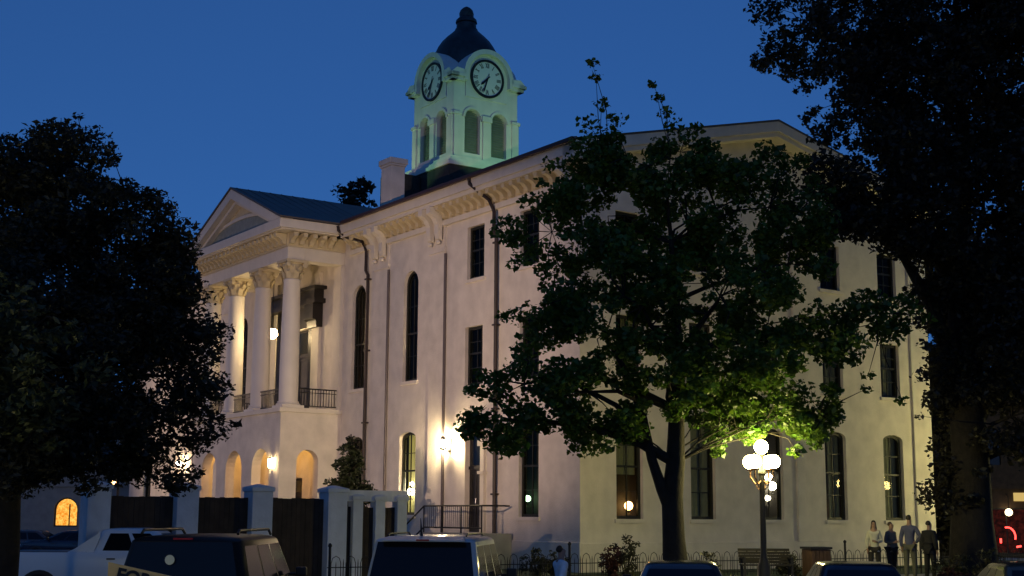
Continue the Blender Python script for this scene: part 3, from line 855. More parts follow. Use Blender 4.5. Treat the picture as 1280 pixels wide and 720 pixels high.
# porch ceiling lamps inside the arcade
for i, (yy, lb) in enumerate(((18.6, 'glass bowl lamp on the arcade ceiling behind the arch nearest the corner'), (21.4, 'glass bowl lamp on the arcade ceiling behind the middle arch'), (24.2, 'glass bowl lamp on the arcade ceiling behind the farthest arch'))):
    r = empty('ceiling_lamp', site(-1.2, yy, 6.28), ANG, lb, 'ceiling lamp', 'lamps under the arcade ceiling')
    q = MB(); q.lathe([(.16, .012), (.16, -.04)], (0, 0, 0), 12); q.build('mount', M['iron'], r)
    bulb(r, 'bowl', (0, 0, -.16), .15, M['sconce_in'] if 'sconce_in' in M else M.setdefault('sconce_in', emit('arcade_bowl_glow', (1.0, .52, .13), 120)))
# small glowing globes behind the window panes
def window_globe(p, label, m, r=.11):
    t = empty('window_globe', p, ANG, label, 'lamp')
    b_ = MB(); b_.lathe([(.1, -.3), (.08, -.27), (.02, -.25), (.02, -r * .8)], (0, 0, 0), 10); b_.build('globe_base', M['door'], t)
    bulb(t, 'glow_globe', (0, 0, 0), r, m)
    return t
window_globe(site(.6, 3.78, 2.88), 'greenish white glowing globe inside the ground floor window nearest the corner on the portico side', M['greenglobe'])
window_globe(site(2.53, .62, 2.64), 'orange glowing globe at the bottom of the gable window nearest the corner', M['orangeglow'], .15)
window_globe(site(9.12, .6, 3.72), 'upper bright white globe standing for a reflected lamp in the window behind the lamp post', M['whiteglobe'] if 'whiteglobe' in M else M.setdefault('whiteglobe', emit('white_globe_glow', (1., .9, .7), 26)), .14)  # these three globes stand in for a street lamp reflected in the pane
window_globe(site(9.4, .72, 3.42), 'larger white globe standing for a reflected lamp low in the window behind the lamp post', M['whiteglobe'], .16)
window_globe(site(9.25, .8, 2.98), 'lowest white globe standing for a reflected lamp in the window behind the lamp post', M['whiteglobe'], .1)
window_globe(site(12.32, .6, 2.52), 'dim orange globe standing for a reflected lamp in the corner of the window above the wooden bin', M['orangeglow'], .07)  # globe stands in for a reflected light low in the pane
window_globe(site(.38, 11.42, 3.2), 'white lamp low in the yellow curtained window', M['whiteglobe'], .15)
window_globe(site(.38, 11.36, 3.5), 'upper white lamp in the yellow curtained window', M['whiteglobe'], .09)

# ------------------------------------------------------------------ street lamps
def lamp_post(loc, label, strength=None, group='five globe lamp posts around the square'):
    r = empty('lamp_post', loc, .35, label, 'lamp post', group)
    p = MB()
    p.lathe([(.24, 0), (.24, .12), (.19, .2), (.17, .5), (.12, .62), (.085, .8), (.07, 2.9), (.1, 2.93), (.1, 3.0), (.06, 3.05), (.055, 3.62), (.03, 3.66)], n=14)
    p.build('post', M['iron'], r, smooth=True)
    a_ = MB()
    for k in range(4):
        a = k * PI / 2 + .5
        ca, sa = math.cos(a), math.sin(a)
        pts = [(.05 * ca, .05 * sa, 2.75), (.2 * ca, .2 * sa, 2.66), (.36 * ca, .36 * sa, 2.86), (.36 * ca, .36 * sa, 3.04)]
        a_.tube(pts, .022, 6); a_.lathe([(.03, 3.02), (.1, 3.05), (.11, 3.08)], (.36 * ca, .36 * sa, 0), 10)
        a_.tube([(.06 * ca, .06 * sa, 2.5), (.16 * ca, .16 * sa, 2.58), (.2 * ca, .2 * sa, 2.66)], .014, 5)
    a_.build('arms', mat('lamp_bronze', (.12, .06, .03), .45, .4), r, smooth=True)
    for k in range(4):
        a = k * PI / 2 + .5
        bulb(r, 'globe', (.36 * math.cos(a), .36 * math.sin(a), 3.26), .19, M['globe'])
    bulb(r, 'globe', (0, 0, 3.66), .19, M['globe'])
    return r
lp = lamp_post((6.80, 37.6, .5), 'black iron lamp post with five glowing white globes')
lp2 = copy_tree(lp); lp2.location = site(19.1, -5.4, .5); lp2['label'] = 'second globe lamp post beyond the giant oak at the far end of the pavement'

lp4 = copy_tree(lp); lp4.location = (7.8, 1.5, .15); lp4['label'] = 'unseen globe lamp post added behind the viewer to the right as warm fill'  # unseen post added to warm trees and cars from behind
lp5 = copy_tree(lp); lp5.location = (-11.5, 11, .15); lp5['label'] = 'unseen globe lamp post added left of the viewer before the dark oak as warm fill'  # unseen post added as warm fill, set near enough to brighten the pickup
lp3 = copy_tree(lp); lp3.location = site(22.6, -6.6, .5); lp3['label'] = 'unseen third globe lamp post added outside the right edge to brighten the gable end'  # extra unseen post added to brighten the right end of the gable wall
# flood mast lighting the portico side
fm = empty('flood_mast', (-10.85, 30.1, 0), 0, 'tall grey mast with a floodlight behind the dark left tree', 'light mast')
q = MB(); q.lathe([(.16, 0), (.16, .3), (.08, .35), (.06, 5.0)], n=10); q.build('pole', M['iron'], fm)
floodlight((-10.85, 30.1, 5.25), Vector((-10.85, 30.1, 7.56)) + Vector((math.sin(math.radians(17)), math.cos(math.radians(17)), 0)) * 22, 'floodlight on the mast behind the left tree aimed at the portico side', 9900, (1.0, .68, .47), math.radians(67), 1.0, visor=True)

fm2 = copy_tree(fm); fm2.location = site(-17, 47, 0); fm2['label'] = 'grey light mast with a floodlight far left of the portico beyond the trees'
floodlight(site(-17, 47, 5.25), site(0, 32, 7.6), 'floodlight on the far mast aimed at the wing left of the portico', 8800, (1.0, .67, .45), math.radians(66), 1.0, visor=True)

# ------------------------------------------------------------------ trees
def leaf_mesh(name, cl, size, mat_, parent, asp=.6, seed=1):
    """cl: array of (x, y, z, r, n): leaf clumps; every leaf is a folded four-point blade"""
    rg = np.random.default_rng(seed)
    P = []
    for x, y, z, r, n in cl:
        n = int(n)
        d = rg.normal(size=(n, 3)); d /= np.linalg.norm(d, axis=1)[:, None]
        rr = r * rg.random(n) ** .45
        p = d * rr[:, None] * np.array([1, 1, .75])
        P.append(p + np.array([x, y, z]))
    P = np.concatenate(P); n = len(P)
    a = rg.normal(size=(n, 3)); a[:, 2] = a[:, 2] * .6 - .25; a /= np.linalg.norm(a, axis=1)[:, None]
    b_ = rg.normal(size=(n, 3)); b_ -= a * (a * b_).sum(1)[:, None]; b_ /= np.linalg.norm(b_, axis=1)[:, None]
    c = np.cross(a, b_)
    s = size * (0.5 + 1.1 * rg.random(n) ** 1.8)[:, None]
    V = np.stack([P - a * s * .5, P + b_ * s * asp * .5 + c * s * .1 + a * s * .05, P + a * s * .5, P - b_ * s * asp * .5 + c * s * .1 + a * s * .05], 1).reshape(-1, 3)
    idx = np.arange(n * 4).reshape(n, 4)
    tri = np.concatenate([idx[:, [0, 1, 2]], idx[:, [0, 2, 3]]], 1).reshape(-1, 3)
    me = bpy.data.meshes.new(name)
    me.vertices.add(len(V)); me.vertices.foreach_set('co', V.astype(np.float32).ravel())
    me.loops.add(tri.size); me.loops.foreach_set('vertex_index', tri.astype(np.int32).ravel())
    me.polygons.add(len(tri)); me.polygons.foreach_set('loop_start', np.arange(0, tri.size, 3, dtype=np.int32))
    me.polygons.foreach_set('loop_total', np.full(len(tri), 3, dtype=np.int32))
    me.materials.append(mat_); me.update(calc_edges=True); me.validate()
    return link(bpy.data.objects.new(name, me), parent)

def tree(name, base, label, cat, lobes, trunk, leaf, size, n_cl, per, r_cl, seed, limbs=None, group=None, asp=.6, sprigs=(), shell=.55, fuzz=.1):
    """lobes: ellipsoids (x, y, z, rx, ry, rz) relative to the base; trunk: [(x, y, z, r)...]"""
    rg = np.random.default_rng(seed); rd = random.Random(seed)
    t = empty(name, base, 0, label, cat, group)
    lob = np.array(lobes, float); vol = (lob[:, 3] * lob[:, 4] * lob[:, 5]) ** .75; pv = vol / vol.sum()
    cl = []
    for _ in range(n_cl):
        L = lob[rg.choice(len(lob), p=pv)]
        d = rg.normal(size=3); d /= np.linalg.norm(d)
        rr = shell + (1 - shell) * rg.random() ** .6 if rg.random() < .75 else rg.random() ** .5
        p = L[:3] + d * L[3:6] * rr * (0.88 + .22 * rg.random())
        k = r_cl * (.55 + .9 * rg.random())
        if rg.random() < fuzz:
            p = L[:3] + d * L[3:6] * (1.05 + .14 * rg.random()); k = r_cl * (.3 + .35 * rg.random())
        cl.append((*p, k, per * (k / r_cl) ** 2 * (.6 + .8 * rg.random())))
    for (sx, sy, sz, r, n) in sprigs: cl.append((sx, sy, sz, r, n))
    # wood
    wd = MB()
    wd.tube([p[:3] for p in trunk], [p[3] for p in trunk], 12)
    tops = trunk
    tips = []
    for L in lobes:
        c = Vector(L[:3])
        cand = [p for p in trunk if p[2] < c.z - .3] or [trunk[len(trunk) // 2]]
        s_ = min(cand, key=lambda p: (Vector(p[:3]) - c).length + .4 * abs(p[2] - c.z))
        a = Vector(s_[:3]); mid = a.lerp(c, .5) + Vector((rd.uniform(-.3, .3), rd.uniform(-.3, .3), rd.uniform(.0, .5)))
        q1 = a.lerp(mid, .5) + Vector((rd.uniform(-.12, .12), rd.uniform(-.12, .12), .1)); q2 = mid.lerp(c, .5) + Vector((rd.uniform(-.2, .2), rd.uniform(-.2, .2), .1))
        r0 = min(s_[3] * .6, .16) if L[5] > .62 else .03
        wd.tube([a, q1, mid, q2, c], [r0, r0 * .8, r0 * .62, r0 * .45, r0 * .25], 7)
        tips += [(mid, r0 * .6), (q2, r0 * .42), (c, r0 * .25)]
    for k, q in enumerate(cl):
        if k % 2 and k < n_cl: continue
        c = Vector(q[:3]); a, r0 = min(tips, key=lambda z: (z[0] - c).length)
        if (a - c).length > 6: continue
        m_ = a.lerp(c, .5) + Vector((rd.uniform(-.2, .2), rd.uniform(-.2, .2), rd.uniform(-.1, .25)))
        wd.tube([a, m_, c], [min(r0, .03), .016, .006], 4, cap=False)
    for lb in (limbs or []): wd.tube([p[:3] for p in lb], [p[3] for p in lb], 9)
    wd.build('trunk', M['bark'], t, smooth=True, fix=False)
    leaf_mesh('crown', cl, size, leaf, t, asp, seed + 5)
    return t

def cam_pt(x, y, Y):
    d = F + R2 * ((x - 640) / f_px) - U2 * ((y - 360) / f_px)
    return Vector((0, 0, HEYE)) + d * (Y / d.y)
def lobe(base, x, y, Y, rx, ry, rz):
    p = cam_pt(x, y, Y) - Vector(base); return (p.x, p.y, p.z, rx, ry, rz)

# broad maple in front of the gable
B = (4.37, 37.0, .5)
mp = 37.0 / f_px
Lm = [lobe(B, 690, 290, 37.5, 1.2, 1.5, 1.5), lobe(B, 760, 270, 38, 1.6, 2.0, 1.7), lobe(B, 860, 265, 37.5, 1.9, 2.2, 1.5), lobe(B, 940, 240, 38, 1.4, 1.8, 1.3), lobe(B, 690, 385, 36.6, 1.3, 1.6, 1.0),
      lobe(B, 780, 370, 36, 1.8, 2.2, 1.6), lobe(B, 900, 370, 36.5, 2.0, 2.2, 1.8), lobe(B, 985, 330, 38, 1.2, 1.8, 1.4), lobe(B, 655, 480, 36.3, 1.2, 1.5, .9), lobe(B, 640, 525, 36.4, 1.15, 1.3, .7), lobe(B, 735, 490, 36, 1.4, 1.7, 1.2),
      lobe(B, 820, 470, 36.5, 1.6, 2.0, 1.3), lobe(B, 930, 465, 36.6, 1.4, 1.8, 1.0), lobe(B, 1010, 425, 38, 1.3, 1.6, .9), lobe(B, 1095, 395, 38.5, 1.1, 1.2, .45), lobe(B, 905, 528, 37.9, .85, .9, .55),
      lobe(B, 985, 515, 37.9, 1.2, 1.0, .6), lobe(B, 1025, 525, 38.0, .6, .8, .5), lobe(B, 745, 540, 36.4, 1.0, 1.2, .6), lobe(B, 760, 205, 38, .9, 1.2, .7), lobe(B, 850, 190, 38, .8, 1., .7), lobe(B, 1000, 265, 38.4, 1.0, 1.6, .9), lobe(B, 870, 520, 37.6, .7, .8, .45), lobe(B, 935, 500, 38.2, 1.0, 1.2, .5), lobe(B, 890, 545, 38.2, .55, .6, .35), lobe(B, 1005, 540, 38.4, .75, .7, .35), lobe(B, 920, 530, 38.3, .6, .6, .3)]
def sp(x, y, Y, r, n): 
    p = cam_pt(x, y, Y) - Vector(B); return (p.x, p.y, p.z, r, n)
spr = [sp(740, 78, 38, .2, 30), sp(745, 95, 38, .22, 34), sp(752, 130, 38, .28, 45), sp(735, 155, 38, .4, 60), sp(770, 150, 38, .35, 55), sp(755, 170, 38, .45, 80), sp(720, 180, 38, .3, 40),
       sp(816, 105, 38, .14, 22), sp(822, 122, 38, .2, 34), sp(832, 142, 38, .28, 50), sp(842, 158, 38, .35, 60), sp(856, 172, 38, .4, 70), sp(880, 185, 38, .3, 40), sp(690, 205, 38, .35, 50), sp(660, 250, 37, .3, 40),
       sp(640, 300, 37, .35, 45), sp(645, 330, 37, .3, 40), sp(650, 400, 37, .3, 40), sp(600, 470, 36.5, .3, 40), sp(590, 490, 36.5, .25, 30), sp(1140, 380, 38.5, .3, 36), sp(1160, 398, 38.5, .22, 24), sp(1085, 470, 38.5, .22, 24), sp(1085, 485, 38.5, .2, 20), sp(900, 415, 38.3, .3, 30), sp(1128, 500, 39, .2, 16)]
rz_ = random.Random(5)
for _ in range(46):
    x, y = rz_.uniform(868, 1052), rz_.gauss(522, 20)
    if abs(x - 953) < 40 and y > 525: continue
    spr.append(sp(x, min(y, 565), rz_.uniform(37.2, 38.9), rz_.uniform(.18, .36), 60))
tree('maple_tree', B, 'broad leafy maple with a forked trunk in front of the gable wall', 'tree', Lm,
     [(0, 0, -.1, .46), (0, 0, .25, .36), (-.05, 0, 1.2, .30), (-.08, 0, 2.3, .29), (.02, 0, 3.2, .25), (.08, 0.05, 4.6, .21), (.12, .1, 6.0, .17), (.1, .1, 7.6, .12), (0, .1, 9.2, .07), (-.1, .1, 10.6, .03)],
     M['leaf_maple'], .155, 500, 180, .46, 21, fuzz=.32,
     limbs=[[(-.1, 0, 1.95, .2), (-.35, -.05, 2.5, .16), (-.62, -.1, 3.3, .13), (-.85, -.2, 4.4, .11), (-1.3, -.3, 5.6, .08), (-1.9, -.4, 6.6, .05)],
            [(-.75, -.15, 3.9, .1), (-1.6, -.4, 4.7, .07), (-2.8, -.6, 5.3, .05), (-3.9, -.7, 5.4, .03)]],
     sprigs=spr, asp=.7)
# dark oak on the left
B = (-9.75, 27.0, 0)
Lo = [lobe(B, 95, 240, 27, 1.5, 2.2, 1.2), lobe(B, 30, 260, 27.5, 1.6, 2.2, 1.5), lobe(B, 150, 305, 26.6, 1.2, 2.0, 1.0), lobe(B, 180, 385, 26.6, 1.0, 1.8, 1.0), lobe(B, 100, 350, 26, 1.9, 2.4, 1.6), lobe(B, 205, 470, 26.6, .95, 1.5, .8),
      lobe(B, 130, 460, 26, 1.6, 2.2, 1.3), lobe(B, 20, 400, 26, 1.9, 2.4, 1.9), lobe(B, 215, 530, 26.6, .9, 1.2, .55), lobe(B, 150, 545, 26.2, 1.2, 1.6, .8), lobe(B, 60, 520, 26, 1.6, 2.0, 1.3), lobe(B, -60, 320, 27, 2.0, 2.4, 2.0), lobe(B, -70, 470, 27, 2.0, 2.4, 1.8), lobe(B, 80, 568, 26.4, 1.2, 1.3, .45), lobe(B, 10, 580, 26.4, 1.1, 1.3, .5), lobe(B, 190, 585, 26.6, .7, .8, .4), lobe(B, 190, 310, 26.6, .45, 1.2, .6), lobe(B, 212, 350, 26.6, .4, 1.2, .7), lobe(B, 222, 415, 26.6, .6, 1.2, .6), lobe(B, 215, 578, 26.6, .35, .6, .3)]
spr = [(*(cam_pt(x, y, 26.6) - Vector(B)), r, n) for x, y, r, n in ((40, 168, .3, 70), (95, 180, .35, 90), (130, 200, .28, 70), (165, 240, .25, 50), (200, 275, .25, 50), (213, 300, .22, 45), (222, 335, .22, 40), (225, 365, .2, 40), (240, 385, .22, 44), (250, 415, .25, 50), (262, 445, .25, 50), (275, 470, .22, 40), (262, 490, .28, 60),
        (285, 535, .2, 34), (270, 545, .28, 60), (250, 560, .25, 50), (295, 530, .12, 14), (245, 590, .2, 34), (225, 610, .22, 44), (235, 440, .3, 60), (240, 510, .3, 60))]
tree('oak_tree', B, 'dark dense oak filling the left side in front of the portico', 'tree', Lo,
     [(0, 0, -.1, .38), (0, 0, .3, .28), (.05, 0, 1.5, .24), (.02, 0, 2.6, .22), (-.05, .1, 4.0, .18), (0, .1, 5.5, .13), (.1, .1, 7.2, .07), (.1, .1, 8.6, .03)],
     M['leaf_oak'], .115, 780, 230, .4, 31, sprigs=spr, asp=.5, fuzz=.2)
# paler tree at the frame edge
B = (-9.4, 19.0, 0)
Lp = [lobe(B, 20, 430, 19, .8, .9, .55), lobe(B, 70, 480, 19, .55, .8, .5), lobe(B, -50, 420, 19, 1.0, 1.1, .9), lobe(B, -10, 510, 19, .9, 1.0, .7), lobe(B, -110, 470, 19, 1.1, 1.2, 1.2), lobe(B, -200, 430, 19, 1.0, 1.2, 1.2)]
tree('young_oak_tree', B, 'paler smaller oak poking in at the left edge before the dark oak', 'tree', Lp,
     [(0, 0, -.1, .2), (0, 0, 1.2, .15), (.05, 0, 2.2, .12), (.1, 0, 3.4, .08), (.2, 0, 4.6, .03)], M['leaf_pale'], .13, 130, 110, .32, 41, asp=.5)
# huge oak on the right
B = (14.05, 42.5, .45)
Lr = []
for x, y, Y, rx, ry, rz in ((1010, 40, 40, 1.5, 2.2, 1.3), (1080, 30, 41, 2.0, 2.6, 1.8), (1080, 130, 40, 1.6, 2.2, 1.4), (1120, 215, 40, 1.7, 2.2, 1.4), (1180, 120, 41, 2.3, 3.0, 2.2), (1190, 10, 42, 2.4, 3, 2.0), (1290, 60, 42, 2.6, 3, 2.6), (1150, 275, 39.5, 1.3, 1.8, .8), (1230, 250, 41, 2.2, 3, 2.0), (1320, 230, 42, 2.6, 3, 2.6), (1215, 390, 42, 1.3, 2.0, 1.3), (1270, 400, 41, 1.8, 2.4, 1.8), (1360, 400, 42, 2.4, 3, 2.4), (1265, 520, 41.5, 1.5, 2, 1.4), (1350, 560, 42, 2.0, 2.4, 1.5), (1195, 490, 42.6, .9, 1.5, 1.0), (1060, 255, 39.5, .9, 1.3, .7), (1180, -110, 42, 3, 3, 2.5), (1080, -60, 42, 2.2, 2.6, 1.8), (1300, -120, 42, 3, 3, 2.8), (1420, 100, 43, 3, 3, 3), (1210, 570, 42.4, .8, 1.3, .8), (1185, 430, 42.3, .7, 1.4, 1.1), (1178, 340, 42, .8, 1.6, 1.0), (1160, 300, 40, .9, 1.6, .7), (1195, 620, 43, .7, 1.2, .6), (1235, 330, 41.5, 1.8, 2.4, 1.3), (1300, 320, 42, 2, 2.4, 1.6), (1255, 170, 42.5, 2.4, 2.4, 2), (1045, 215, 39.6, .8, 1.3, .7), (1240, 440, 43, 1.5, 1.8, 1.4), (1070, 270, 39.8, .9, 1.4, .6), (1125, 275, 40, 1.0, 1.6, .6), (1150, 200, 40.5, 1.5, 2.2, 1.3), (1110, 80, 41, 1.8, 2.4, 1.6), (1230, 60, 42, 2, 2.4, 2)):
    Lr.append(lobe(B, x, y, Y, rx, ry, rz))
spr = [(*(cam_pt(x, y, 40) - Vector(B)), r, n) for x, y, r, n in ((965, 8, .35, 60), (985, 40, .35, 60), (995, 70, .3, 45), (985, 88, .28, 40), (1005, 110, .35, 50), (1015, 140, .3, 40), (1025, 165, .3, 40), (1030, 195, .35, 50), (1100, 300, .4, 45), (1145, 400, .35, 40), (1160, 430, .4, 50), (1150, 470, .3, 30), (1165, 500, .35, 40), (1150, 520, .2, 18))]
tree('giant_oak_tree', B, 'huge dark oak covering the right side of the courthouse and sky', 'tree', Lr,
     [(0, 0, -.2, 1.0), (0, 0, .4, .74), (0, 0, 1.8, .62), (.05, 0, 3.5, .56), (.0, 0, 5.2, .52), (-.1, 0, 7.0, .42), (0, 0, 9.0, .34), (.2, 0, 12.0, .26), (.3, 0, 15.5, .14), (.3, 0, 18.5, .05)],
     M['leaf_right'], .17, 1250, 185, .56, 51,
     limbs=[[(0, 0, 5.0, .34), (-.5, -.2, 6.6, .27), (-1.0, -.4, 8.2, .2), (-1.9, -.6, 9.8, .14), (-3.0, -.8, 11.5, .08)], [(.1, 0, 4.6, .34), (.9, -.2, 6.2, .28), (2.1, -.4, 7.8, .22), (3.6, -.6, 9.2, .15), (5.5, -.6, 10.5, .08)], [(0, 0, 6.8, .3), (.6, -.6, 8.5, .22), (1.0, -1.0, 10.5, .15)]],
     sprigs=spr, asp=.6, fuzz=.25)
# conical holly behind the enclosure
B = (-5.46, 47.2, .5)
Lh = [(0, 0, 1.6, .72, .72, .8), (0, 0, 2.5, .66, .66, .7), (0, 0, 3.3, .5, .5, .6), (-.02, 0, 4.0, .3, .3, .45), (0, 0, 4.5, .12, .12, .25)]
tree('holly_tree', B, 'small dark cone shaped holly beside the portico behind the enclosure', 'tree', Lh, [(0, 0, -.1, .1), (0, 0, 1.5, .07), (0, 0, 3.5, .04), (0, 0, 4.5, .015)], M['leaf_holly'], .15, 120, 55, .22, 61, asp=.5)
# tree behind the roof
B = (-10.4, 95.0, 0)
Lb = [lobe(B, 447, 238, 95, .85, 1, .9), lobe(B, 434, 248, 95, .5, .8, .7), lobe(B, 461, 246, 95, .6, 1, .8), lobe(B, 448, 270, 95, 1.6, 1.6, 1.6), lobe(B, 448, 330, 95, 3, 3, 3.5)]
tree('far_tree', B, 'distant tree top rising above the portico roof by the chimney', 'tree', Lb, [(0, 0, 0, .5), (0, 0, 8, .4), (0, 0, 16, .25), (0, 0, 23, .08)], M['leaf_oak'], .42, 110, 60, .6, 71)

for k, (x, y, Y, lb) in enumerate(((1205, 470, 84, 'shadowy tree behind the courthouse right end beyond the giant oak'), (1290, 420, 92, 'shadowy tall tree behind the dark brick shop'))):
    B = cam_pt(x, 648, Y); B.z = 0; B = tuple(B)
    tree('shadowy_tree', B, lb, 'tree', [lobe(B, x, y - 60, Y, 3.5, 3.5, 4), lobe(B, x - 25, y + 20, Y, 2.6, 3, 3), lobe(B, x + 40, y + 10, Y, 3, 3, 3), lobe(B, x, y + 80, Y, 3, 3, 2.5)],
         [(0, 0, 0, .5), (0, 0, 5, .4), (0, 0, 10, .25), (0, 0, 14, .08)], M['leaf_right'], .4, 170, 60, .8, 81 + k, group=None)

B = (18.6, 59.5, .45)
tree('evergreen_tree', B, 'dark evergreen just behind the right end of the courthouse wall', 'tree', [(0, 0, 2.2, 1.3, 1.3, 1.8), (0, 0, 5, 1.5, 1.5, 2.2), (.1, 0, 8.3, 1.3, 1.3, 2.2), (.1, 0, 11.5, 1.2, 1.2, 2.0)], [(0, 0, 0, .25), (0, 0, 5, .18), (0, 0, 10, .1), (0, 0, 13, .04)], M['leaf_right'], .26, 170, 80, .5, 95)

def shrub(base, rx, rz, label, seed, leaf=None, n=26, group=None, tall=1.0):
    t = empty('shrub', base, 0, label, 'shrub', group)
    rg = np.random.default_rng(seed); cl = []
    for _ in range(n):
        d = rg.normal(size=3); d /= np.linalg.norm(d); r = rg.random() ** .4
        cl.append((d[0] * rx * r, d[1] * rx * r, rz * (1 + d[2] * r * .95), .16, 34))
    leaf_mesh('foliage', cl, .1, leaf or M['leaf_shrub'], t, .5, seed)
    s = MB()
    for k in range(7):
        a = 2 * PI * k / 7; s.tube([(0, 0, -.02), (.3 * rx * math.cos(a), .3 * rx * math.sin(a), rz * .8), (.7 * rx * math.cos(a), .7 * rx * math.sin(a), rz * 1.5)], [.025, .016, .006], 4)
    s.build('stem', M['bark'], t)
    return t
shrub((3.2, 38.9, .5), .42, .62, 'bushy dark shrub beneath the gable window with the orange globe', 1)
shrub((2.78, 38.6, .5), .3, .5, 'low reddish shrub close against the bushy dark shrub', 2, leaf_mat('red_leaf', (.06, .02, .015)))
shrub((.75, 40.5, .5), .45, .42, 'round shrub behind the hoop fence under the portico side windows', 3)
shrub((1.35, 40.9, .5), .3, .38, 'small shrub behind the hoop fence nearest the building corner', 4)
shrub((5.35, 38.2, .5), .35, .42, 'small shrub just right of the maple trunk', 5)
shrub((8.05, 40.4, .5), .38, .4, 'spiky shrub between the bench and the wooden bin', 6)
shrub((12.5, 39.6, .5), .6, .42, 'rounded shrub at the feet of the group, right of them', 7)
shrub((13.3, 39.2, .5), .6, .5, 'dark shrub in front of the giant oak trunk', 8)
shrub((11.9, 38.2, .3), .5, .35, 'low reddish shrub below the shrubs by the giant oak', 9, leaf_mat('red_leaf_dark', (.045, .018, .014)))

# ------------------------------------------------------------------ hoop fence
fn = empty('hoop_fence', site(-11.9, -5.6, .5), ANG, 'low black iron hoop topped fence around the courthouse lawn', 'fence')
rl = MB()
rl.tube([(0, 0, .2), (29, 0, .2)], .014, 5); rl.build('rail', M['iron'], fn)
rl = MB(); rl.tube([(0, 0, .52), (29, 0, .52)], .014, 5); rl.build('rail', M['iron'], fn)
hp = MB(); x = .1; k = 0
while x < 28.8:
    hp.tube([(x, 0, .1), (x, 0, .62), (x + .04, 0, .74), (x + .13, 0, .79), (x + .22, 0, .74), (x + .26, 0, .62), (x + .26, 0, .1)], .010, 5, cap=False)
    hp.tube([(x + .13, 0, .1), (x + .13, 0, .58), (x + .13, 0, .66)], [.010, .010, .003], 4)
    hp.tube([(x + .33, 0, .1), (x + .33, 0, .62), (x + .33, 0, .72)], [.010, .012, .003], 4)
    x += .4
hp.build('hoops', M['iron'], fn)
for k in range(9):
    x = .06 + k * 3.6
    p = MB(); p.lathe([(.035, -.05), (.035, 1.0), (.05, 1.02), (.05, 1.06), (.01, 1.1)], (x, 0, 0), 8); p.build('post', M['iron'], fn)

# ------------------------------------------------------------------ fenced enclosure
en_o = Vector((-5.01, 39.3, 0)); en_d = CV
ec = empty('enclosure_fence', tuple(en_o), ANG, 'dark board fence between tall whitewashed brick pillars left of the steps', 'fence')
def epillar(x, w_, top=3.05, y=0.0):
    p = MB(); p.box(x - w_, x + w_, y - w_, y + w_, .05, top - .16); p.box(x - w_ - .04, x + w_ + .04, y - w_ - .04, y + w_ + .04, top - .16, top - .05)
    p.hexa([(x - w_ - .04, y - w_ - .04, top - .05), (x + w_ + .04, y - w_ - .04, top - .05), (x + w_ + .04, y + w_ + .04, top - .05), (x - w_ - .04, y + w_ + .04, top - .05)],
           [(x - .05, y - .05, top + .04), (x + .05, y - .05, top + .04), (x + .05, y + .05, top + .04), (x - .05, y + .05, top + .04)])
    bevel(p.build('pillar', M['pillar'], ec), .012)
xs = [-6.75, -4.4, -2.28, 0.0]
def epanel(a, b, top):
    p = MB(); x = a; 
    while x < b - .02:
        x2 = min(x + .14, b); dz = random.uniform(-.015, .015); dy = random.uniform(-.008, .008)
        p.box(x, x2 - .008, -.02 + dy, .015 + dy, .12, top + dz); x = x2
    p.box(a, b, .02, .07, .5, .6); p.box(a, b, .02, .07, top - .45, top - .35)
    p.build('board_panel', M['wood'], ec)
for x in xs: epillar(x, .3)
for a, b in zip(xs[:-1], xs[1:]): epanel(a + .3, b - .3, 2.72)
for k in range(3): epillar(.72 + k * .72, .16, 2.86)
for a, b in ((.3, .56), (.88, 1.28), (1.6, 2.0)): epanel(a, b, 2.5)
bm_ = MB(); bm_.box(.36, 2.36, -.12, .12, 2.66, 2.97); bm_.build('top_beam', M['pillar'], ec)
# ------------------------------------------------------------------ bench and bin
bn = empty('bench', (7.3, 39.9, .5), math.radians(4), 'dark slatted wooden bench beside the lamp post', 'bench')
q = MB()
for k in range(5): q.box(-.75, .75, .22 - .0 + .03 * k, .25 + .03 * k, .48 + k * .085, .555 + k * .085)
q.build('backrest', M['bench'], bn)
q = MB()
for k in range(4): q.box(-.75, .75, -.22 + k * .11, -.13 + k * .11, .42, .455)
q.build('seat', M['bench'], bn)
for sx in (-.68, .68):
    q = MB(); q.box(sx - .03, sx + .03, -.2, -.14, 0, .415); q.box(sx - .03, sx + .03, .16, .21, 0, .46); q.box(sx - .032, sx + .032, -.22, .3, .62, .66); q.box(sx - .03, sx + .03, -.2, -.15, .46, .62); q.build('leg', M['iron'], bn)
tb = empty('litter_bin', (8.8, 40.3, .5), math.radians(15), 'square wooden slatted litter bin below the gable window', 'litter bin')
q = MB()
for k in range(5):
    a = -.29 + k * .118
    q.box(a, a + .105, -.31, -.285, .06, .88); q.box(a, a + .105, .285, .31, .06, .88); q.box(-.31, -.285, a, a + .105, .061, .881); q.box(.285, .31, a, a + .105, .061, .881)
q.build('slats', M['binwood'], tb)
q = MB(); q.box(-.34, .34, -.34, .34, .89, .95); q.box(-.28, .28, -.28, .28, .02, .885); q.build('liner', M['plastic'], tb)

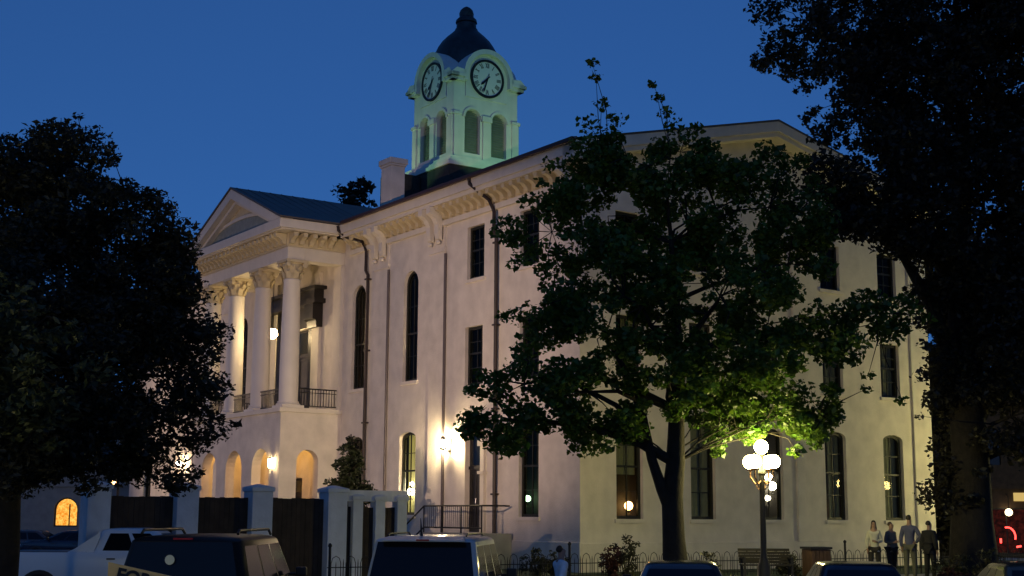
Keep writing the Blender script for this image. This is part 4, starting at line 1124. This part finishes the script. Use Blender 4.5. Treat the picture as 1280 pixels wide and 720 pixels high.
# ------------------------------------------------------------------ vehicles (nose along +y)
def rrect(w_, y0, y1, r, n=4):
    pts = []
    for cx, cy, a0 in ((w_ - r, y0 + r, -PI / 2), (w_ - r, y1 - r, 0), (-w_ + r, y1 - r, PI / 2), (-w_ + r, y0 + r, PI)):
        for k in range(n + 1):
            a = a0 + k / n * PI / 2; pts.append((cx + r * math.cos(a), cy + r * math.sin(a)))
    return pts
def loft(mb, levels, n=4):
    """levels: (z, half width, y0, y1, corner radius)"""
    rings = [[(x, y, z) for x, y in rrect(w_, y0, y1, r, n)] for z, w_, y0, y1, r in levels]
    m_ = len(rings[0]); vs = [p for r in rings for p in r]; fs = []
    for i in range(len(rings) - 1):
        for k in range(m_):
            fs.append((i * m_ + k, i * m_ + (k + 1) % m_, (i + 1) * m_ + (k + 1) % m_, (i + 1) * m_ + k))
    fs.append(tuple(range(m_ - 1, -1, -1))); fs.append(tuple((len(rings) - 1) * m_ + k for k in range(m_)))
    mb.add(vs, fs)
def lerp(a, b, t): return a + (b - a) * t

def wheel(par, x, y, r=.36, w_=.22):
    t = MB(); s = 1 if x > 0 else -1
    t.lathe([(r * .62, -w_ / 2), (r * .93, -w_ / 2), (r, -w_ / 2 + .03), (r, w_ / 2 - .03), (r * .93, w_ / 2), (r * .62, w_ / 2)], (x, y, r), 24, 'x')
    o = t.build('wheel', M['tyre'], par, smooth=True)
    q = MB(); q.lathe([(.04, s * w_ / 2 * .7), (r * .2, s * w_ / 2 * .9), (r * .6, s * w_ / 2 * .86), (r * .63, s * w_ / 2 * 1.03), (r * .63, s * w_ / 2 * .6)], (x, y, r), 20, 'x')
    for k in range(5):
        a = 2 * PI * k / 5; q.tube([(x + s * w_ * .46, y + .05 * math.cos(a), r + .05 * math.sin(a)), (x + s * w_ * .45, y + r * .58 * math.cos(a), r + r * .58 * math.sin(a))], .03, 5)
    q.build('rim', M['rim'], o, smooth=True)

def vehicle(name, loc, rz, label, cat, P, paint, group=None):
    """P: L, W (half), zs sill, zb belt, zr roof, cab (yr0,yf0 at the belt; yr1,yf1 at the roof), wr roof half width"""
    r = empty(name, loc, rz, label, cat, group)
    L, W, zb, zr = P['L'], P['W'], P['zb'], P['zr']; y0, y1 = -L / 2, L / 2
    hood = P.get('hood', zb - .02); bed = P.get('bed')
    b = MB()
    yc = P['cab'][1] + .25     # bonnet starts here
    loft(b, [(.22, W * .9, y0 + .12, y1 - .15, .25), (.34, W * .98, y0 + .03, y1 - .04, .28), (.62, W, y0, y1, .3), (zb - .18, W, y0 + .03, y1 - .05, .28), (zb - .03, W * .975, y0 + .07, P['cab'][1] + .12, .2), (zb, W * .95, y0 + .12, P['cab'][1] + .05, .16)])
    loft(b, [(zb - .3, W * .96, yc - .4, y1 - .06, .26), (hood - .07, W * .94, yc - .4, y1 - .12, .26), (hood, W * .86, yc - .4, y1 - .3, .24)])
    o = b.build('body', paint, r, smooth=True)
    cy0, cy1, ry0, ry1 = P['cab']; wr = P['wr']; wb = W * .93; rc = P.get('rc', .22)
    c = MB()
    zc = zr - .085
    loft(c, [(zb - .02, wb, cy0, cy1, rc), (zc, wr, ry0, ry1, rc), (zr - .055, wr * .965, ry0 + .05, ry1 - .08, rc), (zr - .03, wr * .89, ry0 + .13, ry1 - .2, rc), (zr - .012, wr * .76, ry0 + .28, ry1 - .36, rc), (zr, wr * .45, ry0 + .62, ry1 - .65, rc)])
    cab = c.build('cabin', P.get('roofpaint', paint), r, smooth=True)
    # window panels standing 4 mm proud of the cabin sides
    def side(sgn, ya, yb, ta, tb_, slant=(0, 0)):
        q = []
        for t, e in ((ta, 0), (ta, 1), (tb_, 1), (tb_, 0)):
            lo_ = lerp(cy0, ry0, t) + rc; hi_ = lerp(cy1, ry1, t) - rc
            y = lerp(lo_, hi_, yb if e else ya); z = lerp(zb - .02, zc, t); x = lerp(wb, wr, t)
            q.append((sgn * (x + .004), y, z))
        return q
    H = P.get('sidewin', [(.02, .33), (.36, .66), (.69, .98)])
    for sgn in (-1, 1):
        for a, b_ in H:
            g_ = MB(); q = side(sgn, a, b_, .12, .9); g_.add(q + [(p[0] - sgn * .003, p[1], p[2]) for p in q], [(0, 1, 2, 3), (7, 6, 5, 4), (0, 4, 5, 1), (1, 5, 6, 2), (2, 6, 7, 3), (3, 7, 4, 0)])
            g_.build('side_window', M['carglass'], r)
    def endwin(front, nm, t0=.1, t1=.9):
        q = []
        for t, s in ((t0, -1), (t0, 1), (t1, 1), (t1, -1)):
            yy_ = lerp(cy1, ry1, t) + .004 if front else lerp(cy0, ry0, t) - .004
            q.append((s * (lerp(wb, wr, t) - rc * .45), yy_, lerp(zb - .02, zc, t)))
        d_ = -.003 if front else .003
        g_ = MB(); g_.add(q + [(p[0], p[1] + d_, p[2]) for p in q], [(0, 1, 2, 3), (7, 6, 5, 4), (0, 4, 5, 1), (1, 5, 6, 2), (2, 6, 7, 3), (3, 7, 4, 0)])
        return g_.build(nm, M['carglass'], r)
    endwin(True, 'windscreen'); rw = endwin(False, 'rear_window', *P.get('rearwin', (.1, .9)))
    wy = P.get('wheels', (y0 + .95, y1 - .9)); wrad = P.get('wrad', .36)
    for x in (-1, 1):
        for y in wy:
            wheel(r, x * (W - .1), y, wrad)
            a = MB(); n_ = 14
            o_ = [(y + (wrad + .07) * math.cos(PI * k / n_), wrad + (wrad + .07) * math.sin(PI * k / n_)) for k in range(n_ + 1)]
            a.prism(o_, lambda u, v, d: (d, u, v), x * (W - .24), x * (W + .008)); a.build('wheel_arch', M['plastic'], r)
    for x in (-1, 1):
        q = MB(); hl = P.get('lamp_h', (zb - .45, zb - .1)); q.box(*(sorted((x * (W - .22), x * (W - .02)))), y0 - .015, y0 + .2, *hl); bevel(q.build('tail_light', M['redlens'], r), .03)
        q = MB(); q.box(*(sorted((x * (W - .42), x * (W - .1)))), y1 - .25, y1 - .02, hood - .32, hood - .16); bevel(q.build('headlight', M['whitelens'], r), .03)
        q = MB(); my = cy1 - .45; q.box(*(sorted((x * (W + .02), x * (W + .2)))), my - .05, my + .07, zb + .02, zb + .17); q.box(*(sorted((x * (W - .1), x * (W + .06)))), my - .02, my + .03, zb + .03, zb + .08); bevel(q.build('mirror', P.get('mirror', M['plastic']), r), .025)
        for y in P.get('handles', ((cy0 + cy1) / 2 - .1, (cy0 + cy1) / 2 + .95)):
            q = MB(); q.box(*(sorted((x * (W - .01), x * (W + .035)))), y - .1, y + .1, zb - .17, zb - .135); q.build('door_handle', M['plastic'], r)
    q = MB(); q.box(-W * .93, W * .93, y0 - .07, y0 + .2, .38, .62); bevel(q.build('bumper', P.get('bump', M['plastic']), r), .05)
    q = MB(); q.box(-W * .93, W * .93, y1 - .2, y1 + .05, .36, .58); bevel(q.build('bumper', P.get('bump', M['plastic']), r), .05)
    q = MB(); q.box(-.26, .26, y0 - .012 - .005, y0 + .05, zb - .42, zb - .27); q.build('number_plate', mat('plate_white', (.5, .5, .5), .5), r)
    return r, o, cab, rw

SILV = mat('silver_paint', (.50, .51, .50), .35, .15, coat=.4); WHITE = mat('white_car_paint', (.78, .80, .82), .3, coat=.5); BLACK = mat('black_car_paint', (.008, .008, .009), .45, spec=.12)
GREY = mat('grey_car_paint', (.09, .09, .10), .25, .4, coat=.6); DBLUE = mat('dark_blue_paint', (.02, .025, .045), .25, .3, coat=.6); TAN = mat('dark_tan_paint', (.12, .10, .075), .25, .4, coat=.6)
HD = -math.radians(6)
SUVP = dict(L=4.75, W=.96, zb=1.18, zr=1.93, hood=1.1, cab=(-2.28, 1.25, -2.02, .55), wr=.79, wrad=.38, rc=.15, rearwin=(.08, .99))
r, o, cab, rw = vehicle('silver_suv', (-1.12, 23.6, .02), HD, 'silver SUV seen from behind in front of the side steps', 'car', SUVP, SILV)
for sx in (-.62, .62):
    q = MB(); q.tube([(sx, -1.75, 1.93), (sx, -1.6, 1.955), (sx, .1, 1.955), (sx, .3, 1.9)], .016, 6); q.build('roof_rail', M['plastic'], r)
q = MB(); q.tube([(-.12, -1.55, 1.9), (-.12, -1.58, 1.96), (-.12, -1.68, 2.2)], [.03, .02, .005], 6); q.build('antenna', M['plastic'], r)
q = MB(); q.tube([(.0, -2.40, 1.2), (.0, -2.36, 1.25), (-.36, -2.32, 1.30)], [.02, .013, .008], 5); q.build('wiper', M['plastic'], r)
q = MB(); q.box(-.1, .1, -2.185, -2.172, 1.858, 1.88); q.build('brake_light', M['redlens'], r)
q = MB(); q.hexa([(-.66, -2.17, 1.845), (.66, -2.17, 1.845), (.62, -1.8, 1.89), (-.62, -1.8, 1.89)], [(-.64, -2.16, 1.87), (.64, -2.16, 1.87), (.6, -1.8, 1.925), (-.6, -1.8, 1.925)]); bevel(q.build('spoiler', SILV, r), .012)
q = MB(); q.box(-.68, -.48, -2.278, -2.268, 1.235, 1.275); q.rotation = 0; q.build('sticker', mat('sticker_grey', (.3, .32, .34), .6), r)
BIG = dict(L=5.2, W=1.02, zb=1.24, zr=1.96, hood=1.18, cab=(-2.5, 1.5, -2.34, .8), wr=.80, wrad=.40, rc=.24, rearwin=(.02, .99))
r, o, cab, rw = vehicle('black_suv', (-4.62, 22.3, .0), -math.radians(1), 'large black SUV seen from behind with a round sticker on its rear glass', 'car', BIG, BLACK)
q = MB(); q.lathe([(.07, -.004), (.068, .003)], (-.16, -2.448, 1.62), 14, 'y'); q.build('sticker', mat('sticker_white', (.5, .55, .5), .6), r)
q = MB(); q.box(-.97, .97, -2.62, -2.57, 1.13, 1.21); bevel(q.build('tailgate_reflection', SILV, r), .012)  # silver strip stands in for a reflection on the black tailgate
for sx in (-.7, .7):
    q = MB(); q.tube([(sx, -2.0, 1.98), (sx, -1.9, 2.03), (sx, .3, 2.03), (sx, .5, 1.95)], .022, 6); q.build('roof_rail', M['plastic'], r)
q = MB(); q.tube([(-.02, -2.655, 1.27), (-.03, -2.615, 1.33), (-.42, -2.60, 1.42)], [.02, .014, .008], 5); q.build('wiper', M['plastic'], r)
q = MB(); q.box(-.14, .14, -2.40, -2.33, 1.90, 1.925); q.build('brake_light', M['redlens'], r)
# white crew-cab pickup, broadside
PK = dict(L=5.65, W=.99, zb=1.33, zr=1.93, hood=1.25, cab=(-.62, 1.75, -.38, 1.0), wr=.78, wrad=.42, wheels=(-1.75, 1.9), sidewin=[(.05, .47), (.55, .97)], handles=(-.05, 1.05), bump=M['chrome'])
r, o, cab, rw = vehicle('white_pickup', (-9.75, 35.2, 0), math.radians(-90 + 3), 'white crew cab pickup truck parked broadside before the enclosure', 'truck', PK, WHITE)
for sgn in (-1, 1):
    q = MB(); q.prism([(-.50, 1.325), (-1.15, 1.325), (-.95, 1.42), (-.42, 1.78), (-.36, 1.86), (-.36, 1.7)], lambda u, v, d: (d, u, v), sgn * .80, sgn * .90)
    q.build('sail_panel', WHITE, r)
q = MB(); q.box(-.9, .9, -2.68, -.66, 1.331, 1.345); q.build('bed_cover', M['plastic'], r)
# sedans nose-in along the square
SED = dict(L=4.75, W=.91, zb=.98, zr=1.47, hood=.95, cab=(-1.95, 1.35, -1.25, .42), wr=.66, wrad=.33)
for x, y, lb, pt in ((3.22, 26.6, 'dark sedan parked in front of the maple tree', GREY), (6.45, 26.6, 'blue black sedan parked in front of the wooden bin', DBLUE), (9.85, 26.8, 'dark tan sedan at the right edge of the row', TAN)):
    vehicle('dark_sedan', (x, y, .0), HD, lb, 'car', SED, pt, 'sedans parked in a row before the gable')
vehicle('dark_sedan', (-6.75, 15.4, 0), math.radians(-4), 'dark sedan at the left edge with only its right flank showing', 'car', dict(SED, zr=1.5, zb=1.05), BLACK)
# traffic cars beyond the left tree
for k, (x, y, pt, lb) in enumerate(((-24.6, 70, GREY, 'grey sedan in the far street below the lit arched window'), (-21.6, 69, DBLUE, 'dark blue sedan in the far street right of the grey one'), (-27.4, 71, BLACK, 'black sedan in the far street left of the grey one'))):
    vehicle('dark_sedan', (x, y, .0), math.radians(90), lb, 'car', SED, pt, 'cars in the far street')

# ------------------------------------------------------------------ notice board
sg = empty('notice_board', (-3.40, 13.0, -.035), math.radians(4), 'tilted yellowish sign reading FOR behind the black SUV', 'sign')
q = MB(); q.hexa([(-.32, 0, .9), (.30, 0, .9), (.30, .02, .9), (-.32, .02, .9)], [(-.32, 0, 1.85), (.30, 0, 1.715), (.30, .02, 1.715), (-.32, .02, 1.85)])
q.build('board', mat('sign_yellow', (.68, .47, .2), .7, noise=(5, .1)), sg)
q = MB(); q.tube([(0, .05, 0), (0, .05, 1.6)], .025, 8); q.build('post', M['iron'], sg)
tc = bpy.data.curves.new('sign_lettering', 'FONT'); tc.body = 'FOR'; tc.size = .17; tc.extrude = .003; tc.offset = .006
to_ = bpy.data.objects.new('tmp', tc); link(to_)
bpy.context.view_layer.update()
me = bpy.data.meshes.new_from_object(to_.evaluated_get(bpy.context.evaluated_depsgraph_get()))
bpy.data.objects.remove(to_)
me.materials.clear(); me.materials.append(M['black'])
lt = bpy.data.objects.new('lettering', me); link(lt, sg)
lt.rotation_euler = (PI / 2, math.atan(.21), 0); lt.location = (-.25, -.008, 1.685)

# ------------------------------------------------------------------ people
def skin_mesh(name, joints, edges, mats, parent=None, sub=2):
    me = bpy.data.meshes.new(name); names = list(joints)
    me.from_pydata([joints[k][:3] for k in names], [(names.index(a), names.index(b)) for a, b in edges], [])
    o = bpy.data.objects.new(name, me); link(o)
    bm = bmesh.new(); bm.from_mesh(me); ly = bm.verts.layers.skin.verify()
    for v, k in zip(bm.verts, names):
        j = joints[k]; v[ly].radius = (j[3], j[4] if len(j) > 4 else j[3]); v[ly].use_root = (k == names[0])
    bm.to_mesh(me); bm.free()
    o.modifiers.new('skin', 'SKIN'); m_ = o.modifiers.new('sub', 'SUBSURF'); m_.levels = sub; m_.render_levels = sub
    bpy.context.view_layer.update()
    dg = bpy.context.evaluated_depsgraph_get()
    me2 = bpy.data.meshes.new_from_object(o.evaluated_get(dg))
    bpy.data.objects.remove(o); me2.name = name
    me2.materials.clear(); me2.materials.append(mats); me2.shade_smooth()
    return link(bpy.data.objects.new(name, me2), parent)

def person(loc, rz, label, h=1.72, pose='stand', shirt=(.3, .3, .3), trouser=(.02, .02, .02), hair=(.02, .015, .01), skin=(.30, .18, .13), sleeves=True, long_hair=False, arm=('down', 'down'), jacket=0.0, female=False):
    r = empty('person', loc, rz, label, 'person'); s = h / 1.75
    J = {}
    hip = .10 if female else .095; sh = .145 if female else .165
    lean = 0.0
    def P(n, x, y, z, ra, rb=None): J[n] = (x * s, y * s, z * s, ra * s, (rb or ra) * s)
    P('pelvis', 0, 0, .96, .135, .10); P('waist', 0, .0, 1.10, .125, .09); P('chest', 0, .0, 1.29, .14, .10); P('upper', 0, -.01, 1.40, .115, .085); P('neck', 0, 0, 1.50, .055); P('jaw', 0, .02, 1.575, .065, .075); P('head', 0, .005, 1.655, .078, .095); P('crown', 0, -.005, 1.715, .055, .07)
    P('nose', 0, .115, 1.63, .013)
    E_ = [('pelvis', 'waist'), ('waist', 'chest'), ('chest', 'upper'), ('upper', 'neck'), ('neck', 'jaw'), ('jaw', 'head'), ('head', 'crown'), ('head', 'nose')]
    stride = .22 if pose == 'walk' else 0.02
    for sg_, nm in ((-1, 'l'), (1, 'r')):
        f_ = stride * sg_
        P('hip' + nm, sg_ * hip, 0, .90, .09); P('knee' + nm, sg_ * (hip + .01), f_ * .55 + .02, .50, .06); P('ankle' + nm, sg_ * (hip + .015), f_ - .02, .09, .042); P('heel' + nm, sg_ * (hip + .015), f_ - .03, .045, .042); P('toe' + nm, sg_ * (hip + .035), f_ + .14, .035, .035)
        E_ += [('pelvis', 'hip' + nm), ('hip' + nm, 'knee' + nm), ('knee' + nm, 'ankle' + nm), ('ankle' + nm, 'heel' + nm), ('heel' + nm, 'toe' + nm)]
        P('sho' + nm, sg_ * sh, -.01, 1.41, .052)
        a = arm[0 if sg_ < 0 else 1]
        if a == 'down': el = (sg_ * (sh + .06), -.03, 1.14); wr_ = (sg_ * (sh + .06), .03, .90); hd_ = (sg_ * (sh + .055), .06, .83); dr = Vector((0, .25, -1))
        elif a == 'bend': el = (sg_ * (sh + .07), -.03, 1.14); wr_ = (sg_ * (sh - .06), .20, 1.12); hd_ = (sg_ * (sh - .12), .25, 1.14); dr = Vector((-sg_ * .8, .5, .2))
        elif a == 'hip': el = (sg_ * (sh + .16), -.08, 1.17); wr_ = (sg_ * (hip + .06), .03, 1.02); hd_ = (sg_ * (hip + .02), .08, 1.0); dr = Vector((-sg_ * .4, .8, -.3))
        else: el = (sg_ * (sh + .05), a[1] * .15 - .02, 1.15); wr_ = (sg_ * (sh + .04), a[1] * .42, .95); hd_ = (sg_ * (sh + .03), a[1] * .5, .88); dr = Vector((0, a[1], -1))
        P('elb' + nm, *el, .045); P('wri' + nm, *wr_, .030); P('palm' + nm, *hd_, .036, .022)
        E_ += [('upper', 'sho' + nm), ('sho' + nm, 'elb' + nm), ('elb' + nm, 'wri' + nm), ('wri' + nm, 'palm' + nm)]
        dr.normalize(); sd = dr.cross(Vector((sg_, 0, 0.001))); sd.normalize()
        for k, (ln_, off) in enumerate(((.07, -.03), (.08, -.01), (.075, .01), (.058, .03))):
            b_ = Vector(hd_) + dr * .02 + sd * off; t_ = b_ + dr * ln_ * .6; u_ = t_ + (dr * .6 + Vector((-sg_ * .5, .2, 0))) * ln_ * .5
            P('f%d' % k + nm, *t_, .009); P('t%d' % k + nm, *u_, .007); E_ += [('palm' + nm, 'f%d' % k + nm), ('f%d' % k + nm, 't%d' % k + nm)]
        b_ = Vector(hd_) - sd * .045 + dr * .0; P('th' + nm, *b_, .011); P('tt' + nm, *(b_ + dr * .035 - sd * .01), .008); E_ += [('palm' + nm, 'th' + nm), ('th' + nm, 'tt' + nm)]
    body = skin_mesh('body', J, E_, mat('skin_tone', skin, .6), r)
    def cloth(nm, keys, edges, grow, col, extra=None, sub=2):
        K = {k: (*J[k][:3], J[k][3] + grow * s, J[k][4] + grow * s) for k in keys}
        if extra: K.update(extra)
        return skin_mesh(nm, K, edges, mat(nm + '_cloth', col, .9, noise=(8, .12)), r, sub)
    ks = ['pelvis', 'waist', 'chest', 'upper', 'shol', 'shor', 'elbl', 'elbr']; es = [('pelvis', 'waist'), ('waist', 'chest'), ('chest', 'upper'), ('upper', 'shol'), ('upper', 'shor'), ('shol', 'elbl'), ('shor', 'elbr')]
    if sleeves: ks += ['wril', 'wrir']; es += [('elbl', 'wril'), ('elbr', 'wrir')]
    ex = {'hem': (0, 0, .83 * s, .15 * s, .12 * s), 'col': (0, -.005 * s, 1.49 * s, .07 * s, .065 * s)}
    cloth('shirt' if not jacket else 'jacket', ks, es + [('pelvis', 'hem'), ('upper', 'col')], .016 + jacket, shirt, ex)
    cloth('trousers', ['pelvis', 'hipl', 'hipr', 'kneel', 'kneer', 'anklel', 'ankler'], [('pelvis', 'hipl'), ('pelvis', 'hipr'), ('hipl', 'kneel'), ('hipr', 'kneer'), ('kneel', 'anklel'), ('kneer', 'ankler')], .018, trouser)
    for nm in 'lr':
        cloth('shoe', ['heel' + nm, 'toe' + nm], [('heel' + nm, 'toe' + nm)], .012, (.015, .012, .01))
    hk = {'a': (0, .03 * s, 1.735 * s, .06 * s, .07 * s), 'b': (0, -.04 * s, 1.70 * s, .085 * s, .07 * s), 'c': (0, -.065 * s, 1.62 * s, .08 * s, .055 * s)}; he = [('a', 'b'), ('b', 'c')]
    if long_hair: hk['d'] = (0, -.07 * s, 1.50 * s, .115 * s, .06 * s); hk['e'] = (0, -.085 * s, 1.38 * s, .09 * s, .035 * s); he += [('c', 'd'), ('d', 'e')]
    skin_mesh('hair', hk, he, mat('hair_tone', hair, .7), r, 2)
    for sx in (-.032, .032):
        q = MB(); q.lathe([(.002, -.008), (.009, -.004), (.009, .004), (.002, .008)], (sx * s, .092 * s, 1.655 * s), 8, 'y'); q.build('eye', M['black'], r)
    q = MB(); q.box(-.022 * s, .022 * s, .085 * s, .098 * s, 1.583 * s, 1.592 * s); q.build('mouth', mat('lip_tone', (.3, .12, .1), .5), r)
    return r
# facing: rz = 0 looks along +y (away); PI looks at the camera
person((10.66, 41.0, .5), PI - .25, 'woman with long dark hair in a white top and dark skirt, leftmost of the group', 1.70, shirt=(.42, .41, .36), trouser=(.02, .018, .018), long_hair=True, arm=('bend', 'down'), female=True)
person((11.32, 41.6, .5), PI + .5, 'person in a grey shirt half hidden behind the man in blue', 1.66, shirt=(.13, .13, .12), trouser=(.015, .015, .015), arm=('down', 'bend'), hair=(.08, .05, .03), female=True)
person((11.56, 40.5, .5), -.5, 'tall man in a blue shirt and pale trousers seen from behind', 1.86, shirt=(.075, .08, .15), trouser=(.09, .088, .065), arm=('down', 'hip'))
person((11.98, 40.0, .5), -.9, 'person in a black jacket at the right end of the group', 1.70, shirt=(.012, .012, .014), trouser=(.012, .012, .012), jacket=.02, arm=('down', 'down'))
person((.97, 27.0, 0), math.radians(-62), 'man in a white shirt walking along the street before the hoop fence', 1.70, pose='walk', shirt=(.80, .82, .85), trouser=(.03, .03, .04), arm=(('sw', .7), ('sw', -.6)))

# ------------------------------------------------------------------ buildings across the square
def shop(name, loc, rz, w_, h_, d_, label, wall_m, openings, lit_m, arched=False, group=None, sign=None, storeys=True):
    r = empty(name, loc, rz, label, 'shop building', group)
    m_ = MB(); fr = lambda u, v, d: (u, d, v)
    ups = []
    if storeys:
        k = 1.2
        while k < w_ - 1.6: ups.append(arch(k, k + 1.0, 5.2, 7.2, .2, 6)); k += 2.4
    hs = [arch(*o, None if arched else .1, 10) for o in openings]
    m_.sheet(rect(0, w_, 0, h_), hs + ups, fr, .3)
    m_.add([(0, 0, 0), (0, d_, 0), (0, d_, h_), (0, 0, h_)], [(0, 1, 2, 3)]); m_.add([(w_, 0, 0), (w_, d_, 0), (w_, d_, h_), (w_, 0, h_)], [(0, 1, 2, 3)])
    m_.add([(0, d_, 0), (w_, d_, 0), (w_, d_, h_), (0, d_, h_)], [(0, 1, 2, 3)]); m_.add([(0, 0, h_), (w_, 0, h_), (w_, d_, h_), (0, d_, h_)], [(0, 1, 2, 3)])
    m_.build('wall', wall_m, r, fix=False)
    q = MB(); q.box(-.2, w_ + .2, -.25, -.002, h_ - .6, h_ + .2); q.box(-.1, w_ + .1, -.15, -.003, 3.9, 4.2); q.build('cornice', wall_m, r)
    for o in openings:
        f = MB(); f.ring(arch(*o, None if arched else .1, 10), arch(o[0] + .08, o[1] - .08, o[2] + .08, o[3] - .08, None if arched else .08, 10), fr, .1, .2)
        k = o[0] + .9
        while k < o[1] - .5: f.prism(rect(k - .03, k + .03, o[2] + .08, o[3] - .4), fr, .12, .18); k += .9
        wo = f.build('window', M['frame'], r)
        p = MB(); p.add([fr(u, v, .22) for u, v in arch(*o, None if arched else .1, 10)], [tuple(range(13))]); p.build('pane', lit_m, wo)
    for o in ups:
        p = MB(); p.add([fr(u, v, .2) for u, v in o], [tuple(range(len(o)))]); p.build('window', M['carglass'], r)
    return r
def lit(name, c0_, c1_, s, sc=1.4):
    m = bpy.data.materials.new(name); m.use_nodes = True; nt = m.node_tree; nt.nodes.clear()
    out = nt.nodes.new('ShaderNodeOutputMaterial'); e = nt.nodes.new('ShaderNodeEmission'); n_ = nt.nodes.new('ShaderNodeTexNoise'); n_.inputs['Scale'].default_value = sc; n_.inputs['Detail'].default_value = 8; n_.inputs['Roughness'].default_value = .75
    tc_ = nt.nodes.new('ShaderNodeTexCoord'); nt.links.new(tc_.outputs['Object'], n_.inputs['Vector'])
    rp = nt.nodes.new('ShaderNodeValToRGB'); rp.color_ramp.elements[0].position = .42; rp.color_ramp.elements[1].position = .62
    rp.color_ramp.elements[0].color = (*c0_, 1); rp.color_ramp.elements[1].color = (*c1_, 1)
    nt.links.new(n_.outputs['Fac'], rp.inputs[0]); nt.links.new(rp.outputs[0], e.inputs[0]); e.inputs[1].default_value = s; nt.links.new(e.outputs[0], out.inputs[0]); return m
shop('arcade_shop', (-36, 84.6, 0), 0, 22, 9.5, 10, 'pale shop with glowing yellow arched windows seen beneath the dark oak', M['brickpale'], [(8.3, 9.75, 1.5, 3.25), (10.55, 11.3, 1.5, 3.0), (4.2, 5.9, .9, 3.4), (13.5, 15.2, .9, 3.4)], lit('yellow_window', (.7, .2, .01), (1.0, .6, .12), 1.3, 5.0), True)
rs = shop('corner_shop', (24.6, 76, 0), math.radians(-8), 16, 9, 10, 'dark brick shop with red lit windows at the far right', M['brickdark'], [(.5, 1.25, .4, 2.7), (1.45, 3.6, .4, 2.9), (4.4, 7, .4, 2.9)], lit('red_window', (.008, .003, .003), (.05, .008, .006), 1.0, 4.0))
q = MB(); q.tube([(2.35 + .42 * math.cos(a), .10, 1.35 + .5 * math.sin(a)) for a in [k * .3 - .3 for k in range(8)]], .045, 6); q.tube([(2.0, .12, 1.0), (2.0, .12, 1.25)], .05, 6); q.tube([(2.8, .12, .8), (3.05, .12, .85)], .05, 6); q.build('neon_tube', emit('red_neon', (1.0, .05, .04), 5), rs)
q = MB(); q.tube([(.8, .1, 1.3), (.95, .1, 1.5), (.85, .1, 1.7)], .035, 6); q.tube([(1.05, .1, .9), (1.1, .1, 1.05)], .05, 6); q.build('window_sign_light', emit('pale_sign_glow', (1., .6, .45), 1.2), rs)
q = MB(); q.box(2.75, 4.4, -.12, -.004, 3.25, 3.7); q.build('lit_sign', emit('yellow_sign', (.9, .62, .2), .7), rs)
sl_ = empty('shop_lamp', (26.95, 75.4, 2.65), 0, 'warm round lamp hanging under the eave of the dark brick shop', 'lamp')
bulb(sl_, 'bulb', (0, 0, 0), .2, emit('shop_lamp_glow', (1., .75, .45), 5)); q = MB(); q.tube([(0, 0, .19), (0, 0, .9), (0, .4, 1.0)], .03, 6); q.build('hanger', M['iron'], sl_)
shop('brick_shop', (8, 96, 0), math.radians(4), 17, 8, 10, 'unlit brick shop behind the courthouse to the right', M['brickdark'], [(9.5, 10.6, .4, 2.9), (11, 12.5, .4, 2.9), (13.5, 15, .4, 2.9)], M['carglass'])
shop('low_shop', (-60, 90, 0), 0, 23, 8, 10, 'dark shop at the far left edge', M['brickdark'], [(16, 18, .6, 3.0), (19, 21, .6, 3.0)], M['carglass'])
def streetlight(loc, h_, label, m_, r_=.22):
    t = empty('street_light', loc, 0, label, 'street light'); q = MB(); q.lathe([(.12, 0), (.1, .4), (.07, .5), (.05, h_ - .2)], n=8); q.tube([(0, 0, h_ - .25), (0, -.3, h_), (0, -.6, h_ + .05)], .04, 6); q.build('pole', M['iron'], t)
    bulb(t, 'lamp_head', (0, -.7, h_ - .08), r_, m_, sq=.7)
streetlight((25.36, 80.7, 0), 7.25, 'cold white street light right of the courthouse through the oak', M['coldlamp'], .26)
streetlight((-25.4, 70.7, 0), 2.2, 'greenish white light at the far left edge low behind the oak trunk', emit('green_white_glow', (.8, 1., .85), 6), .2)
streetlight((-17.15, 60.7, 0), 3.7, 'small amber light left of the enclosure under the oak', M['orangeglow'], .12)
